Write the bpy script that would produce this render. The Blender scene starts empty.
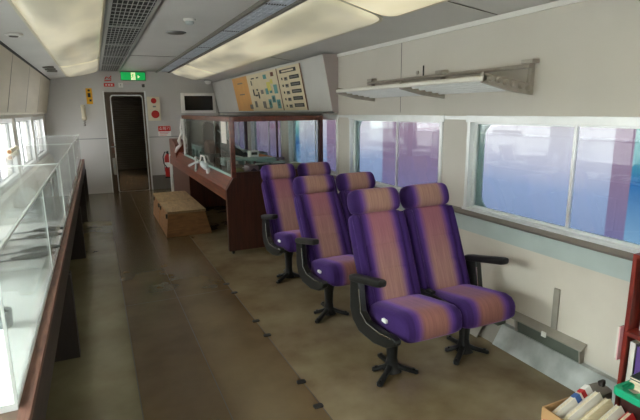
import bpy, bmesh, math, random
from mathutils import Vector, Matrix
random.seed(7)
S = bpy.context.scene
COL = S.collection
PI = math.pi

# ------------------------------------------------------------------ materials
def lin(c):
    return tuple((v/255/12.92 if v/255 <= .04045 else ((v/255+.055)/1.055)**2.4) for v in c) + (1.0,)

def newmat(name):
    m = bpy.data.materials.new(name); m.use_nodes = True
    nt = m.node_tree
    return m, nt, nt.nodes['Principled BSDF']

def mat(name, rgb, rough=.5, metal=0., var=.0, scale=6., bump=0., bscale=40., spec=.5, sheen=0., sheen_rgb=None, emit=None, estr=0., coat=0., stretch=None, rgb2=None):
    m, nt, b = newmat(name)
    L = nt.links
    b.inputs['Base Color'].default_value = lin(rgb)
    b.inputs['Roughness'].default_value = rough
    b.inputs['Metallic'].default_value = metal
    b.inputs['Specular IOR Level'].default_value = spec
    if coat: b.inputs['Coat Weight'].default_value = coat
    if sheen:
        b.inputs['Sheen Weight'].default_value = sheen
        b.inputs['Sheen Roughness'].default_value = .4
        if sheen_rgb: b.inputs['Sheen Tint'].default_value = lin(sheen_rgb)
    if emit:
        b.inputs['Emission Color'].default_value = lin(emit)
        b.inputs['Emission Strength'].default_value = estr
    if var or bump:
        tc = nt.nodes.new('ShaderNodeTexCoord'); mp = nt.nodes.new('ShaderNodeMapping')
        if stretch: mp.inputs['Scale'].default_value = stretch
        L.new(tc.outputs['Object'], mp.inputs['Vector'])
    if var:
        n = nt.nodes.new('ShaderNodeTexNoise'); n.inputs['Scale'].default_value = scale; n.inputs['Detail'].default_value = 5
        L.new(mp.outputs['Vector'], n.inputs['Vector'])
        r = nt.nodes.new('ShaderNodeValToRGB')
        c = lin(rgb); d = lin(rgb2) if rgb2 else tuple(v*(1-var) for v in c[:3])+(1,)
        u = c if rgb2 else tuple(min(1, v*(1+var*.5)) for v in c[:3])+(1,)
        r.color_ramp.elements[0].position = .35; r.color_ramp.elements[0].color = d
        r.color_ramp.elements[1].position = .65; r.color_ramp.elements[1].color = u
        L.new(n.outputs['Fac'], r.inputs['Fac']); L.new(r.outputs['Color'], b.inputs['Base Color'])
    if bump:
        n2 = nt.nodes.new('ShaderNodeTexNoise'); n2.inputs['Scale'].default_value = bscale; n2.inputs['Detail'].default_value = 3
        L.new(mp.outputs['Vector'], n2.inputs['Vector'])
        bp = nt.nodes.new('ShaderNodeBump'); bp.inputs['Strength'].default_value = bump; bp.inputs['Distance'].default_value = .01
        L.new(n2.outputs['Fac'], bp.inputs['Height']); L.new(bp.outputs['Normal'], b.inputs['Normal'])
    return m

def glass_mat(name, tint=(245, 250, 250), ior=1.45, rough=.0, haze=0.):
    m = bpy.data.materials.new(name); m.use_nodes = True
    nt = m.node_tree; nt.nodes.clear(); L = nt.links
    out = nt.nodes.new('ShaderNodeOutputMaterial'); mix = nt.nodes.new('ShaderNodeMixShader')
    tr = nt.nodes.new('ShaderNodeBsdfTransparent'); gl = nt.nodes.new('ShaderNodeBsdfGlossy'); fr = nt.nodes.new('ShaderNodeFresnel')
    tr.inputs['Color'].default_value = lin(tint); gl.inputs['Roughness'].default_value = rough
    ge = nt.nodes.new('ShaderNodeNewGeometry'); io = nt.nodes.new('ShaderNodeMapRange')   # same reflectance from both faces of the sheet
    io.inputs['To Min'].default_value = ior; io.inputs['To Max'].default_value = 1/ior
    L.new(ge.outputs['Backfacing'], io.inputs['Value']); L.new(io.outputs[0], fr.inputs['IOR'])
    L.new(fr.outputs['Fac'], mix.inputs['Fac']); L.new(tr.outputs[0], mix.inputs[1]); L.new(gl.outputs[0], mix.inputs[2])
    last = mix
    if haze:
        m2 = nt.nodes.new('ShaderNodeMixShader'); df = nt.nodes.new('ShaderNodeBsdfDiffuse')
        df.inputs['Color'].default_value = (.8, .82, .82, 1); m2.inputs['Fac'].default_value = haze
        L.new(mix.outputs[0], m2.inputs[1]); L.new(df.outputs[0], m2.inputs[2]); last = m2
    L.new(last.outputs[0], out.inputs['Surface'])
    return m

def film_mat(name, stops, z0, z1):
    """printed translucent window film: colour printed by height"""
    m = bpy.data.materials.new(name); m.use_nodes = True
    nt = m.node_tree; nt.nodes.clear(); L = nt.links
    out = nt.nodes.new('ShaderNodeOutputMaterial'); add = nt.nodes.new('ShaderNodeMixShader')
    t = nt.nodes.new('ShaderNodeBsdfTranslucent'); d = nt.nodes.new('ShaderNodeBsdfDiffuse'); add.inputs['Fac'].default_value = .25
    tc = nt.nodes.new('ShaderNodeTexCoord'); sp = nt.nodes.new('ShaderNodeSeparateXYZ'); mr = nt.nodes.new('ShaderNodeMapRange')
    n = nt.nodes.new('ShaderNodeTexNoise'); n.inputs['Scale'].default_value = 2.2
    ad = nt.nodes.new('ShaderNodeMath'); ad.operation = 'MULTIPLY_ADD'; ad.inputs[1].default_value = .16
    mr.inputs['From Min'].default_value = z0+.08; mr.inputs['From Max'].default_value = z1+.08
    r = nt.nodes.new('ShaderNodeValToRGB'); e = r.color_ramp.elements
    while len(e) < len(stops): e.new(.5)
    for k, (p, c) in enumerate(stops): e[k].position = p; e[k].color = tuple(.225*v for v in lin(c)[:3])+(1,)
    L.new(tc.outputs['Object'], sp.inputs[0]); L.new(tc.outputs['Object'], n.inputs['Vector'])
    L.new(n.outputs['Fac'], ad.inputs[0]); L.new(sp.outputs['Z'], ad.inputs[2]); L.new(ad.outputs[0], mr.inputs['Value'])
    L.new(mr.outputs[0], r.inputs['Fac']); L.new(r.outputs['Color'], t.inputs['Color']); L.new(r.outputs['Color'], d.inputs['Color'])
    L.new(t.outputs[0], add.inputs[1]); L.new(d.outputs[0], add.inputs[2]); L.new(add.outputs[0], out.inputs['Surface'])
    return m

def plush_mat(name, warm_a, warm_b, half=.108, axis='X'):
    """moquette: purple sides, woven warm stripe down the middle, fine vertical threads"""
    m, nt, b = newmat(name); L = nt.links
    N = nt.nodes.new
    tc = N('ShaderNodeTexCoord'); sp = N('ShaderNodeSeparateXYZ'); L.new(tc.outputs['Object'], sp.inputs[0])
    ns = N('ShaderNodeTexNoise'); ns.inputs['Scale'].default_value = 9; L.new(tc.outputs['Object'], ns.inputs['Vector'])
    wob = N('ShaderNodeMath'); wob.operation = 'MULTIPLY_ADD'; wob.inputs[1].default_value = .02; L.new(ns.outputs['Fac'], wob.inputs[0])
    ab = N('ShaderNodeMath'); ab.operation = 'ABSOLUTE'; L.new(sp.outputs['X'], ab.inputs[0]); L.new(ab.outputs[0], wob.inputs[2])
    mr = N('ShaderNodeMapRange'); mr.inputs['From Min'].default_value = half-.03+.01; mr.inputs['From Max'].default_value = half+.035+.01
    mr.interpolation_type = 'SMOOTHSTEP'; L.new(wob.outputs[0], mr.inputs['Value'])
    # warm colour shifts in broad bands along the seat
    ad = N('ShaderNodeMath'); ad.operation = 'SUBTRACT'; L.new(sp.outputs['Z'], ad.inputs[0]); L.new(sp.outputs['Y'], ad.inputs[1])
    sn = N('ShaderNodeMath'); sn.operation = 'MULTIPLY'; sn.inputs[1].default_value = 14; L.new(ad.outputs[0], sn.inputs[0])
    si = N('ShaderNodeMath'); si.operation = 'SINE'; L.new(sn.outputs[0], si.inputs[0])
    m2 = N('ShaderNodeMapRange'); m2.inputs['From Min'].default_value = -1; L.new(si.outputs[0], m2.inputs['Value'])
    wm = N('ShaderNodeMix'); wm.data_type = 'RGBA'; wm.inputs[6].default_value = lin(warm_a); wm.inputs[7].default_value = lin(warm_b)
    L.new(m2.outputs[0], wm.inputs[0])
    # fine threads
    mp = N('ShaderNodeMapping'); mp.inputs['Scale'].default_value = (150, 6, 6); L.new(tc.outputs['Object'], mp.inputs['Vector'])
    nf = N('ShaderNodeTexNoise'); nf.inputs['Scale'].default_value = 1; L.new(mp.outputs[0], nf.inputs['Vector'])
    th = N('ShaderNodeMapRange'); th.inputs['From Min'].default_value = .3; th.inputs['From Max'].default_value = .7
    th.inputs['To Min'].default_value = .84; th.inputs['To Max'].default_value = 1.1; L.new(nf.outputs['Fac'], th.inputs['Value'])
    pm = N('ShaderNodeMix'); pm.data_type = 'RGBA'; pm.inputs[6].default_value = lin((100, 64, 146)); pm.inputs[7].default_value = lin((58, 36, 92))
    m3 = N('ShaderNodeMapRange'); m3.inputs['From Min'].default_value = half+.01; m3.inputs['From Max'].default_value = half+.055; L.new(ab.outputs[0], m3.inputs['Value'])
    L.new(m3.outputs[0], pm.inputs[0])
    fin = N('ShaderNodeMix'); fin.data_type = 'RGBA'; L.new(mr.outputs[0], fin.inputs[0]); L.new(wm.outputs[2], fin.inputs[6]); L.new(pm.outputs[2], fin.inputs[7])
    hs = N('ShaderNodeHueSaturation'); L.new(fin.outputs[2], hs.inputs['Color']); L.new(th.outputs[0], hs.inputs['Value'])
    L.new(hs.outputs[0], b.inputs['Base Color'])
    b.inputs['Roughness'].default_value = .9; b.inputs['Specular IOR Level'].default_value = .15
    b.inputs['Sheen Weight'].default_value = .55; b.inputs['Sheen Roughness'].default_value = .35; b.inputs['Sheen Tint'].default_value = lin((190, 150, 230))
    bm_ = N('ShaderNodeBump'); bm_.inputs['Strength'].default_value = .35; bm_.inputs['Distance'].default_value = .004
    n5 = N('ShaderNodeTexNoise'); n5.inputs['Scale'].default_value = 130; L.new(tc.outputs['Object'], n5.inputs['Vector'])
    L.new(n5.outputs['Fac'], bm_.inputs['Height']); L.new(bm_.outputs[0], b.inputs['Normal'])
    return m

def wood_mat(name, a, b_, rough=.4, stretch=(1, 12, 12), coat=0., ringscale=3.):
    m, nt, b = newmat(name); L = nt.links; N = nt.nodes.new
    tc = N('ShaderNodeTexCoord'); mp = N('ShaderNodeMapping'); mp.inputs['Scale'].default_value = stretch; L.new(tc.outputs['Object'], mp.inputs['Vector'])
    n = N('ShaderNodeTexNoise'); n.inputs['Scale'].default_value = ringscale; n.inputs['Detail'].default_value = 6; n.inputs['Distortion'].default_value = .8
    L.new(mp.outputs[0], n.inputs['Vector'])
    r = N('ShaderNodeValToRGB'); r.color_ramp.elements[0].position = .32; r.color_ramp.elements[1].position = .68
    r.color_ramp.elements[0].color = lin(a); r.color_ramp.elements[1].color = lin(b_)
    L.new(n.outputs['Fac'], r.inputs['Fac']); L.new(r.outputs[0], b.inputs['Base Color'])
    b.inputs['Roughness'].default_value = rough; b.inputs['Coat Weight'].default_value = coat
    return m

def floor_mat(name, a, b_, stain):
    m, nt, b = newmat(name); L = nt.links; N = nt.nodes.new
    tc = N('ShaderNodeTexCoord')
    n = N('ShaderNodeTexNoise'); n.inputs['Scale'].default_value = 1.6; n.inputs['Detail'].default_value = 7; n.inputs['Roughness'].default_value = .6
    n2 = N('ShaderNodeTexNoise'); n2.inputs['Scale'].default_value = 2.6; n2.inputs['Detail'].default_value = 9; n2.inputs['Distortion'].default_value = 0
    for q in (n, n2): L.new(tc.outputs['Object'], q.inputs['Vector'])
    r = N('ShaderNodeValToRGB'); r.color_ramp.elements[0].position = .33; r.color_ramp.elements[1].position = .67
    r.color_ramp.elements[0].color = lin(a); r.color_ramp.elements[1].color = lin(b_); L.new(n.outputs['Fac'], r.inputs['Fac'])
    m2 = N('ShaderNodeMapRange'); m2.interpolation_type = 'SMOOTHSTEP'; m2.inputs['From Min'].default_value = .35; m2.inputs['From Max'].default_value = .85; m2.inputs['To Max'].default_value = .75
    L.new(n2.outputs['Fac'], m2.inputs['Value'])
    mx = N('ShaderNodeMix'); mx.data_type = 'RGBA'; mx.inputs[7].default_value = lin(stain); L.new(m2.outputs[0], mx.inputs[0]); L.new(r.outputs[0], mx.inputs[6])
    L.new(mx.outputs[2], b.inputs['Base Color'])
    rr = N('ShaderNodeMapRange'); rr.inputs['To Min'].default_value = .21; rr.inputs['To Max'].default_value = .25; L.new(n2.outputs['Fac'], rr.inputs['Value'])
    b.inputs['Specular IOR Level'].default_value = .75
    L.new(rr.outputs[0], b.inputs['Roughness'])
    bp = N('ShaderNodeBump'); bp.inputs['Strength'].default_value = .01; bp.inputs['Distance'].default_value = .002
    L.new(n2.outputs['Fac'], bp.inputs['Height']); L.new(bp.outputs[0], b.inputs['Normal'])
    return m

M = {}
M['wall'] = mat('wall_paint', (206, 200, 192), .6, var=.05, scale=1.5, bump=.05, bscale=120)
M['endwall'] = mat('end_wall_paint', (196, 194, 192), .5, var=.06, scale=1.2)
M['ceil'] = mat('ceiling_paint', (202, 200, 198), .5, var=.05, scale=2)
M['dado'] = mat('lower_wall_paint', (208, 200, 188), .55, var=.06, scale=3)
M['teal'] = mat('teal_band_paint', (178, 190, 187), .5, var=.06, scale=5)
M['sill'] = mat('sill_metal', (136, 128, 122), .35, metal=.4, var=.15, scale=4, stretch=(3, .5, 3))
M['alu'] = mat('aluminium', (226, 228, 228), .3, metal=.35, var=.06, scale=8)
M['alu_dark'] = mat('dull_aluminium', (138, 142, 142), .35, metal=.8)
M['gasket'] = mat('window_gasket', (150, 170, 168), .5)
M['dark'] = mat('dark_gap', (28, 26, 25), .6)
M['black'] = mat('black_plastic', (22, 23, 23), .42, var=.2, scale=30)
M['blackmetal'] = mat('black_painted_steel', (34, 34, 35), .4, metal=.3)
M['chrome'] = mat('chrome', (205, 205, 205), .18, metal=1)
M['redwood'] = wood_mat('red_brown_wood', (76, 32, 21), (122, 60, 40), .3, (14, .7, 14), coat=.25)
M['darkwood'] = wood_mat('dark_brown_wood', (50, 25, 18), (76, 39, 28), .42, (14, 14, .8), coat=.1)
M['edgewood'] = wood_mat('worn_red_edge', (70, 40, 32), (124, 86, 72), .5, (30, 3, 60), ringscale=2.)
M['tablewood'] = wood_mat('dull_table_top', (78, 60, 50), (108, 88, 74), .5, (3, 1, 3))
M['underwood'] = wood_mat('dark_apron_wood', (40, 31, 26), (58, 46, 38), .6, (8, 1, 8))
M['legwood'] = wood_mat('dark_leg_wood', (30, 22, 19), (44, 32, 27), .6, (8, 8, 1))
M['benchwood'] = wood_mat('old_plywood', (118, 78, 44), (146, 102, 60), .6, (2, 9, 9))
M['benchtop'] = wood_mat('worn_plywood_top', (118, 92, 62), (152, 124, 88), .55, (9, 2, 9))
M['shelfwood'] = wood_mat('mahogany_shelf', (98, 26, 20), (142, 46, 32), .4, (12, 12, 1), coat=.2)
M['shelfinner'] = wood_mat('mahogany_inner', (66, 34, 32), (88, 48, 44), .5, (12, 12, 1))
M['white'] = mat('white_board', (224, 226, 224), .45, var=.04, scale=5)
M['cream'] = mat('cream_plastic', (222, 214, 190), .45)
M['duct'] = mat('duct_panel', (200, 198, 196), .45, var=.04, scale=2)
M['ductleft'] = mat('left_duct_panel', (204, 194, 176), .5, var=.07, scale=3, stretch=(1, .3, 2))
M['grille'] = mat('grille_bar', (170, 170, 168), .4, metal=.2)
M['grillebk'] = mat('grille_void', (24, 24, 24), .7)
M['slat'] = mat('pale_vent_panel', (196, 204, 216), .4, var=.06, scale=6)
def lens_mat(name, base, em, lo, hi, coat):
    m = mat(name, base, .28, var=.05, scale=2, coat=coat); nt = m.node_tree; L = nt.links; b = nt.nodes['Principled BSDF']
    b.inputs['Emission Color'].default_value = lin(em)
    tc = nt.nodes.new('ShaderNodeTexCoord'); mp = nt.nodes.new('ShaderNodeMapping'); mp.inputs['Scale'].default_value = (1.6, .55, 1.6)
    n = nt.nodes.new('ShaderNodeTexNoise'); n.inputs['Scale'].default_value = 1.3; n.inputs['Detail'].default_value = 2
    mr = nt.nodes.new('ShaderNodeMapRange'); mr.inputs['From Min'].default_value = .36; mr.inputs['From Max'].default_value = .62
    mr.inputs['To Min'].default_value = lo; mr.inputs['To Max'].default_value = hi
    L.new(tc.outputs['Object'], mp.inputs['Vector']); L.new(mp.outputs[0], n.inputs['Vector']); L.new(n.outputs['Fac'], mr.inputs['Value']); L.new(mr.outputs[0], b.inputs['Emission Strength'])
    return m
M['lens'] = lens_mat('lamp_lens', (226, 218, 190), (240, 228, 190), .30, .62, .3)
M['lensdim'] = lens_mat('lamp_lens_dim', (216, 210, 186), (238, 228, 194), .14, .46, .5)  # left lenses are unlit; added glow stands in for their reflections
M['lensfar'] = lens_mat('lamp_lens_far', (216, 210, 186), (238, 228, 194), .16, .55, .5)
M['rim'] = mat('lamp_rim', (206, 200, 180), .35, metal=.3)
M['glass'] = glass_mat('window_glass', (238, 244, 244), 1.45)
M['glass_tint'] = glass_mat('tinted_window_glass', (226, 228, 229), 1.45)
M['caseglass'] = glass_mat('case_glass', (250, 251, 250), 1.3, haze=.07)  # pale haze mixed in stands for whitish reflections on the case glass
M['cabglass'] = glass_mat('cabinet_glass', (244, 247, 245), 1.45)
M['glassedge'] = mat('glass_edge', (214, 220, 216), .25)
M['fl_green'] = floor_mat('vinyl_olive', (110, 104, 78), (134, 126, 98), (96, 86, 60))
M['fl_brown'] = floor_mat('vinyl_brown', (98, 79, 54), (112, 93, 66), (80, 62, 40))
M['fl_tan'] = floor_mat('vinyl_tan', (118, 102, 76), (144, 130, 104), (88, 66, 44))
M['seam'] = mat('floor_seam', (58, 50, 38), .5)
M['mark'] = mat('floor_mark', (24, 22, 20), .6)
M['louvre'] = mat('roller_door', (98, 88, 72), .5, var=.15, scale=3)
M['doorframe'] = mat('bronze_frame', (96, 84, 70), .45, metal=.2, var=.1, scale=3)
M['jamb'] = wood_mat('jamb_brown', (84, 68, 54), (104, 86, 70), .5, (8, 8, 1))
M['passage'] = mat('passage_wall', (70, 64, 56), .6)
M['red'] = mat('signal_red', (190, 36, 30), .35, var=.08, scale=8)
M['redsign'] = mat('red_sign', (204, 44, 38), .45)
M['yellow'] = mat('yellow_sign', (226, 168, 30), .45)
M['ink'] = mat('black_ink', (40, 38, 38), .6)
M['signwhite'] = mat('white_print', (234, 232, 228), .5)
M['exitgreen'] = mat('exit_green', (20, 150, 70), .4, emit=(24, 170, 84), estr=.55)
M['exitwhite'] = mat('exit_white', (230, 235, 190), .4, emit=(236, 240, 180), estr=.7)
M['screen'] = mat('tv_screen', (14, 15, 17), .18)
M['poster'] = mat('poster_cream', (222, 208, 178), .55, var=.04, scale=5)
M['porange'] = mat('poster_orange', (222, 166, 98), .55, var=.06, scale=5)
M['pteal'] = mat('poster_teal', (92, 150, 150), .55)
M['pyellow'] = mat('poster_yellow', (222, 210, 110), .55)
M['pbrown'] = mat('poster_brown', (110, 62, 44), .55)
M['pgrey'] = mat('poster_grey', (116, 112, 106), .55)
M['ledge'] = mat('galvanised_ledge', (198, 202, 200), .38, metal=.25, var=.18, scale=5, rgb2=(150, 154, 152))
M['bracket'] = mat('bracket_grey', (150, 144, 134), .5, var=.1, scale=8)
M['bracketdark'] = mat('recess_green_grey', (92, 98, 90), .5, var=.1, scale=8)
M['rackmetal'] = mat('rack_metal', (172, 164, 154), .42, metal=.15, var=.1, scale=20)
M['rackrail'] = mat('rack_rail', (226, 222, 216), .3, metal=.2)
M['racktube'] = mat('rack_tube', (222, 223, 224), .35, metal=.1)
M['plush_back'] = plush_mat('moquette_back', (162, 106, 116), (176, 134, 126), .086)
M['plush_head'] = plush_mat('moquette_headrest', (158, 118, 108), (168, 130, 116), .095)
M['plush_seat'] = plush_mat('moquette_seat', (150, 102, 94), (136, 96, 82), .092)
M['card'] = mat('cardboard', (176, 136, 92), .75, var=.08, scale=9)
M['cardin'] = mat('cardboard_inside', (140, 100, 64), .8, var=.1, scale=9)
M['greenlid'] = mat('green_lid', (22, 158, 116), .3)
M['tub'] = mat('dark_tub', (62, 36, 34), .3, var=.3, scale=5)
M['paper'] = mat('paper', (222, 216, 206), .6, var=.05, scale=12)
M['paperold'] = mat('aged_paper', (206, 190, 158), .7, var=.1, scale=20, stretch=(1, 1, 12))
M['pageedge'] = mat('page_edges', (216, 202, 176), .7, var=.12, scale=8, stretch=(1, 1, 60))
M['cover_red'] = mat('cover_red', (176, 40, 40), .4)
M['cover_blue'] = mat('cover_blue', (60, 96, 160), .4)
M['cover_dark'] = mat('cover_dark', (46, 60, 60), .4)
M['cover_grey'] = mat('cover_grey', (124, 116, 106), .5)
M['cover_purple'] = mat('cover_purple', (96, 70, 140), .4)
M['pink'] = mat('pink_paper', (228, 172, 176), .55)
M['plastic_clear'] = glass_mat('clear_plastic', (236, 238, 238), 1.35, .2, haze=.1)
M['tagwhite'] = mat('white_plastic', (226, 226, 222), .35)
M['tool'] = mat('dark_bronze_tool', (72, 74, 68), .4, metal=.5, var=.2, scale=20)
M['grey'] = mat('instrument_grey', (120, 128, 130), .4, metal=.3)
M['palegrey'] = mat('pale_grey', (182, 190, 192), .45)
M['modelteal'] = mat('model_pale_teal', (150, 178, 174), .45, var=.1, scale=8)
M['modeldark'] = mat('model_dark_green', (44, 52, 48), .5, var=.2, scale=10)
M['modelbrown'] = mat('model_brown', (96, 64, 48), .5)
M['modelorange'] = mat('model_orange', (206, 120, 50), .5)
M['modelmoss'] = mat('model_moss', (128, 124, 84), .8, var=.3, scale=18)
M['modelgrey'] = mat('model_grey_purple', (120, 104, 112), .5)
M['ground'] = mat('pale_concrete', (200, 200, 196), .8, var=.06, scale=.7)
M['film'] = film_mat('film_lavender_blue', [(0, (112, 126, 160)), (.35, (126, 138, 172)), (.62, (168, 164, 184)), (1, (192, 184, 192))], .85, 1.55)
M['filmpurple'] = film_mat('film_purple', [(0, (100, 96, 134)), (.45, (116, 98, 126)), (.85, (132, 108, 130)), (1, (160, 148, 158))], .85, 1.55)  # whitish top stop is a pane reflection painted into the purple print
M['filmteal'] = film_mat('film_teal', [(0, (110, 140, 170)), (.5, (40, 88, 140)), (.7, (70, 130, 140)), (1, (150, 180, 172))], .85, 1.55)

# ------------------------------------------------------------------ mesh builder
WORLD = {}
class MB:
    def __init__(s): s.v = []; s.f = []; s.m = []
    def add(s, vs, fs, mi=0):
        o = len(s.v); s.v += [Vector(p) for p in vs]
        for f in fs: s.f.append([o+i for i in f]); s.m.append(mi)
        return s
    def box(s, x0, y0, z0, x1, y1, z1, mi=0, mtx=None):
        vs = [(x0,y0,z0),(x1,y0,z0),(x1,y1,z0),(x0,y1,z0),(x0,y0,z1),(x1,y0,z1),(x1,y1,z1),(x0,y1,z1)]
        if mtx is not None: vs = [mtx @ Vector(p) for p in vs]
        return s.add(vs, [(0,3,2,1),(4,5,6,7),(0,1,5,4),(1,2,6,5),(2,3,7,6),(3,0,4,7)], mi)
    def cbox(s, c, size, mi=0, rot=None):
        a, b, d = [q/2 for q in size]
        mtx = Matrix.Translation(c) @ (rot.to_4x4() if rot is not None else Matrix.Identity(4))
        return s.box(-a,-b,-d,a,b,d,mi,mtx)
    def cyl(s, p0, p1, r0, r1=None, n=16, mi=0, cap=True):
        p0 = Vector(p0); p1 = Vector(p1); r1 = r0 if r1 is None else r1
        d = (p1-p0).normalized(); a = d.orthogonal().normalized(); b = d.cross(a)
        vs = []
        for p, r in ((p0, r0), (p1, r1)):
            for k in range(n):
                t = 2*PI*k/n; vs.append(p + a*(r*math.cos(t)) + b*(r*math.sin(t)))
        fs = [(k,(k+1)%n,n+(k+1)%n,n+k) for k in range(n)]
        if cap: fs += [tuple(range(n-1,-1,-1)), tuple(range(n,2*n))]
        return s.add(vs, fs, mi)
    def tube(s, pts, r, n=8, mi=0):
        pts = [Vector(p) for p in pts]; rings = []
        up = None
        for i, p in enumerate(pts):
            d = (pts[min(i+1, len(pts)-1)]-pts[max(i-1, 0)]).normalized()
            if up is None: up = d.orthogonal().normalized()
            up = (up - d*up.dot(d)).normalized(); b = d.cross(up)
            rr = r[i] if isinstance(r, (list, tuple)) else r
            rings.append([p + up*(rr*math.cos(2*PI*k/n)) + b*(rr*math.sin(2*PI*k/n)) for k in range(n)])
        return s.rings(rings, mi)
    def rings(s, rings, mi=0, cap=True):
        n = len(rings[0]); vs = [p for r in rings for p in r]; fs = []
        for i in range(len(rings)-1):
            for k in range(n): fs.append((i*n+k, i*n+(k+1)%n, (i+1)*n+(k+1)%n, (i+1)*n+k))
        if cap: fs += [tuple(range(n-1,-1,-1)), tuple(range((len(rings)-1)*n, len(rings)*n))]
        return s.add(vs, fs, mi)
    def lathe(s, c, prof, n=24, mi=0, axis='Z'):
        c = Vector(c); rings = []
        for r, h in prof:
            ring = []
            for k in range(n):
                t = 2*PI*k/n
                if axis == 'Z': ring.append(c+Vector((r*math.cos(t), r*math.sin(t), h)))
                elif axis == 'Y': ring.append(c+Vector((r*math.cos(t), h, -r*math.sin(t))))
                else: ring.append(c+Vector((h, r*math.cos(t), r*math.sin(t))))
            rings.append(ring)
        return s.rings(rings, mi)
    def prism(s, poly, axis, a0, a1, mi=0):
        def P(p, a): return (a,p[0],p[1]) if axis=='X' else ((p[0],a,p[1]) if axis=='Y' else (p[0],p[1],a))
        n = len(poly); vs = [P(p,a0) for p in poly]+[P(p,a1) for p in poly]
        fs = [(k,(k+1)%n,n+(k+1)%n,n+k) for k in range(n)]+[tuple(range(n-1,-1,-1)), tuple(range(n,2*n))]
        return s.add(vs, fs, mi)
    def loft(s, secs, n=28, e=4., mi=0):
        """secs: (center, u, v) half-axes vectors; superellipse sections"""
        rings = []
        for c, u, v in secs:
            c, u, v = Vector(c), Vector(u), Vector(v); ring = []
            for k in range(n):
                t = 2*PI*k/n; a = math.cos(t); b = math.sin(t)
                ring.append(c + u*(math.copysign(abs(a)**(2/e), a)) + v*(math.copysign(abs(b)**(2/e), b)))
            rings.append(ring)
        return s.rings(rings, mi)
    def build(s, name, mats, parent=None, origin=None, bev=0., seg=2, smooth=35, sub=0):
        if not isinstance(mats, (list, tuple)): mats = [mats]
        po = WORLD[parent.name] if parent else Vector((0,0,0))
        o_ = Vector(origin) if origin is not None else po.copy()
        me = bpy.data.meshes.new(name)
        me.from_pydata([tuple(v-o_) for v in s.v], [], s.f)
        for m in mats: me.materials.append(m)
        for p, i in zip(me.polygons, s.m): p.material_index = i
        b = bmesh.new(); b.from_mesh(me); bmesh.ops.recalc_face_normals(b, faces=b.faces); b.to_mesh(me); b.free()
        if smooth:
            me.polygons.foreach_set('use_smooth', [True]*len(me.polygons)); me.set_sharp_from_angle(angle=math.radians(smooth))
        ob = bpy.data.objects.new(name, me); COL.objects.link(ob)
        if parent: ob.parent = parent
        ob.location = o_ - po; WORLD[ob.name] = o_
        if bev:
            md = ob.modifiers.new('edge', 'BEVEL'); md.width = bev; md.segments = seg; md.limit_method = 'ANGLE'; md.angle_limit = math.radians(40)
        if sub:
            md = ob.modifiers.new('sub', 'SUBSURF'); md.levels = sub; md.render_levels = sub
        return ob

def tag(o, label, cat, group=None, kind=None):
    o['label'] = label; o['category'] = cat
    if group: o['group'] = group
    if kind: o['kind'] = kind
    return o
def thing(name, loc, label, cat, group=None):
    o = bpy.data.objects.new(name, None); COL.objects.link(o); o.location = loc; o.empty_display_size = .1
    WORLD[o.name] = Vector(loc)
    return tag(o, label, cat, group)
def struct(mb, name, mats, label, cat, parent=None, **k):
    o = mb.build(name, mats, parent, **k); o['kind'] = 'structure'
    if parent is None: tag(o, label, cat)
    return o
def copy_tree(o, parent=None):
    c = o.copy(); COL.objects.link(c)
    if parent: c.parent = parent
    for ch in list(o.children): copy_tree(ch, c)
    return c
def rrect(x0, z0, x1, z1, r, n=6):
    pts = []
    for cx, cz, a in ((x1-r,z1-r,0),(x0+r,z1-r,90),(x0+r,z0+r,180),(x1-r,z0+r,270)):
        for k in range(n+1):
            t = math.radians(a+90*k/n); pts.append((cx+r*math.cos(t), cz+r*math.sin(t)))
    return pts

# ------------------------------------------------------------------ shell
XL, XR, YB, YE = -.86, 2.48, -4.0, 10.6
ZW0, ZW1 = .85, 1.535
ZT = 2.2
PITCH = 1.83
RW = [(1.25+PITCH*k, 2.77+PITCH*k) for k in range(0, 5)]       # right window openings
RB = [(1.25+PITCH*k, 2.77+PITCH*k) for k in range(-2, 0)]      # unseen clear ones behind the viewpoint, opened to add light
LW = [(1.25+PITCH*k, 2.77+PITCH*k) for k in range(-2, 5)]      # left window openings

# floor with vinyl strips and welded seams
fl = MB()
xs = [(-.86,.082,0),(.082,.088,3),(.088,.512,1),(.512,.517,3),(.517,.987,1),(.987,.993,3),(.993,2.48,2)]
ysb = [YB, -.35, 1.9, 4.15, 6.4, 8.65, YE]
for x0,x1,mi in xs:
    for j in range(len(ysb)-1):
        a, b = ysb[j], ysb[j+1]
        fl.add([(x0,a,0),(x1,a,0),(x1,b-.005,0),(x0,b-.005,0)], [(0,1,2,3)], mi)
        fl.add([(x0,b-.005,0),(x1,b-.005,0),(x1,b,0),(x0,b,0)], [(0,1,2,3)], 3 if mi == 1 else mi)
fl.box(XL-.1,YB-.1,-.12,XR+.1,YE+.1,-.01,1)
struct(fl, 'floor', [M['fl_green'],M['fl_brown'],M['fl_tan'],M['seam']], 'brown and olive vinyl sheet floor with welded seams', 'floor', smooth=0)

def side_wall(name, xa, xb, wins, label):
    w = MB()
    w.box(xa,YB,0,xb,YE,ZW0); w.box(xa,YB,ZW1,xb,YE,ZT+.06)
    edges = [YB]+[q for p in wins for q in p]+[YE]
    for k in range(0, len(edges), 2):
        w.box(xa,edges[k],ZW0,xb,edges[k+1],ZW1)
    return struct(w, name, M['wall'], label, 'wall', smooth=0)
side_wall('wall_right', XR, XR+.1, RB+RW, 'pale grey carriage side wall with large aluminium windows')
side_wall('wall_left', XL-.1, XL, LW, 'carriage side wall behind the glass display cases')
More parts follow.
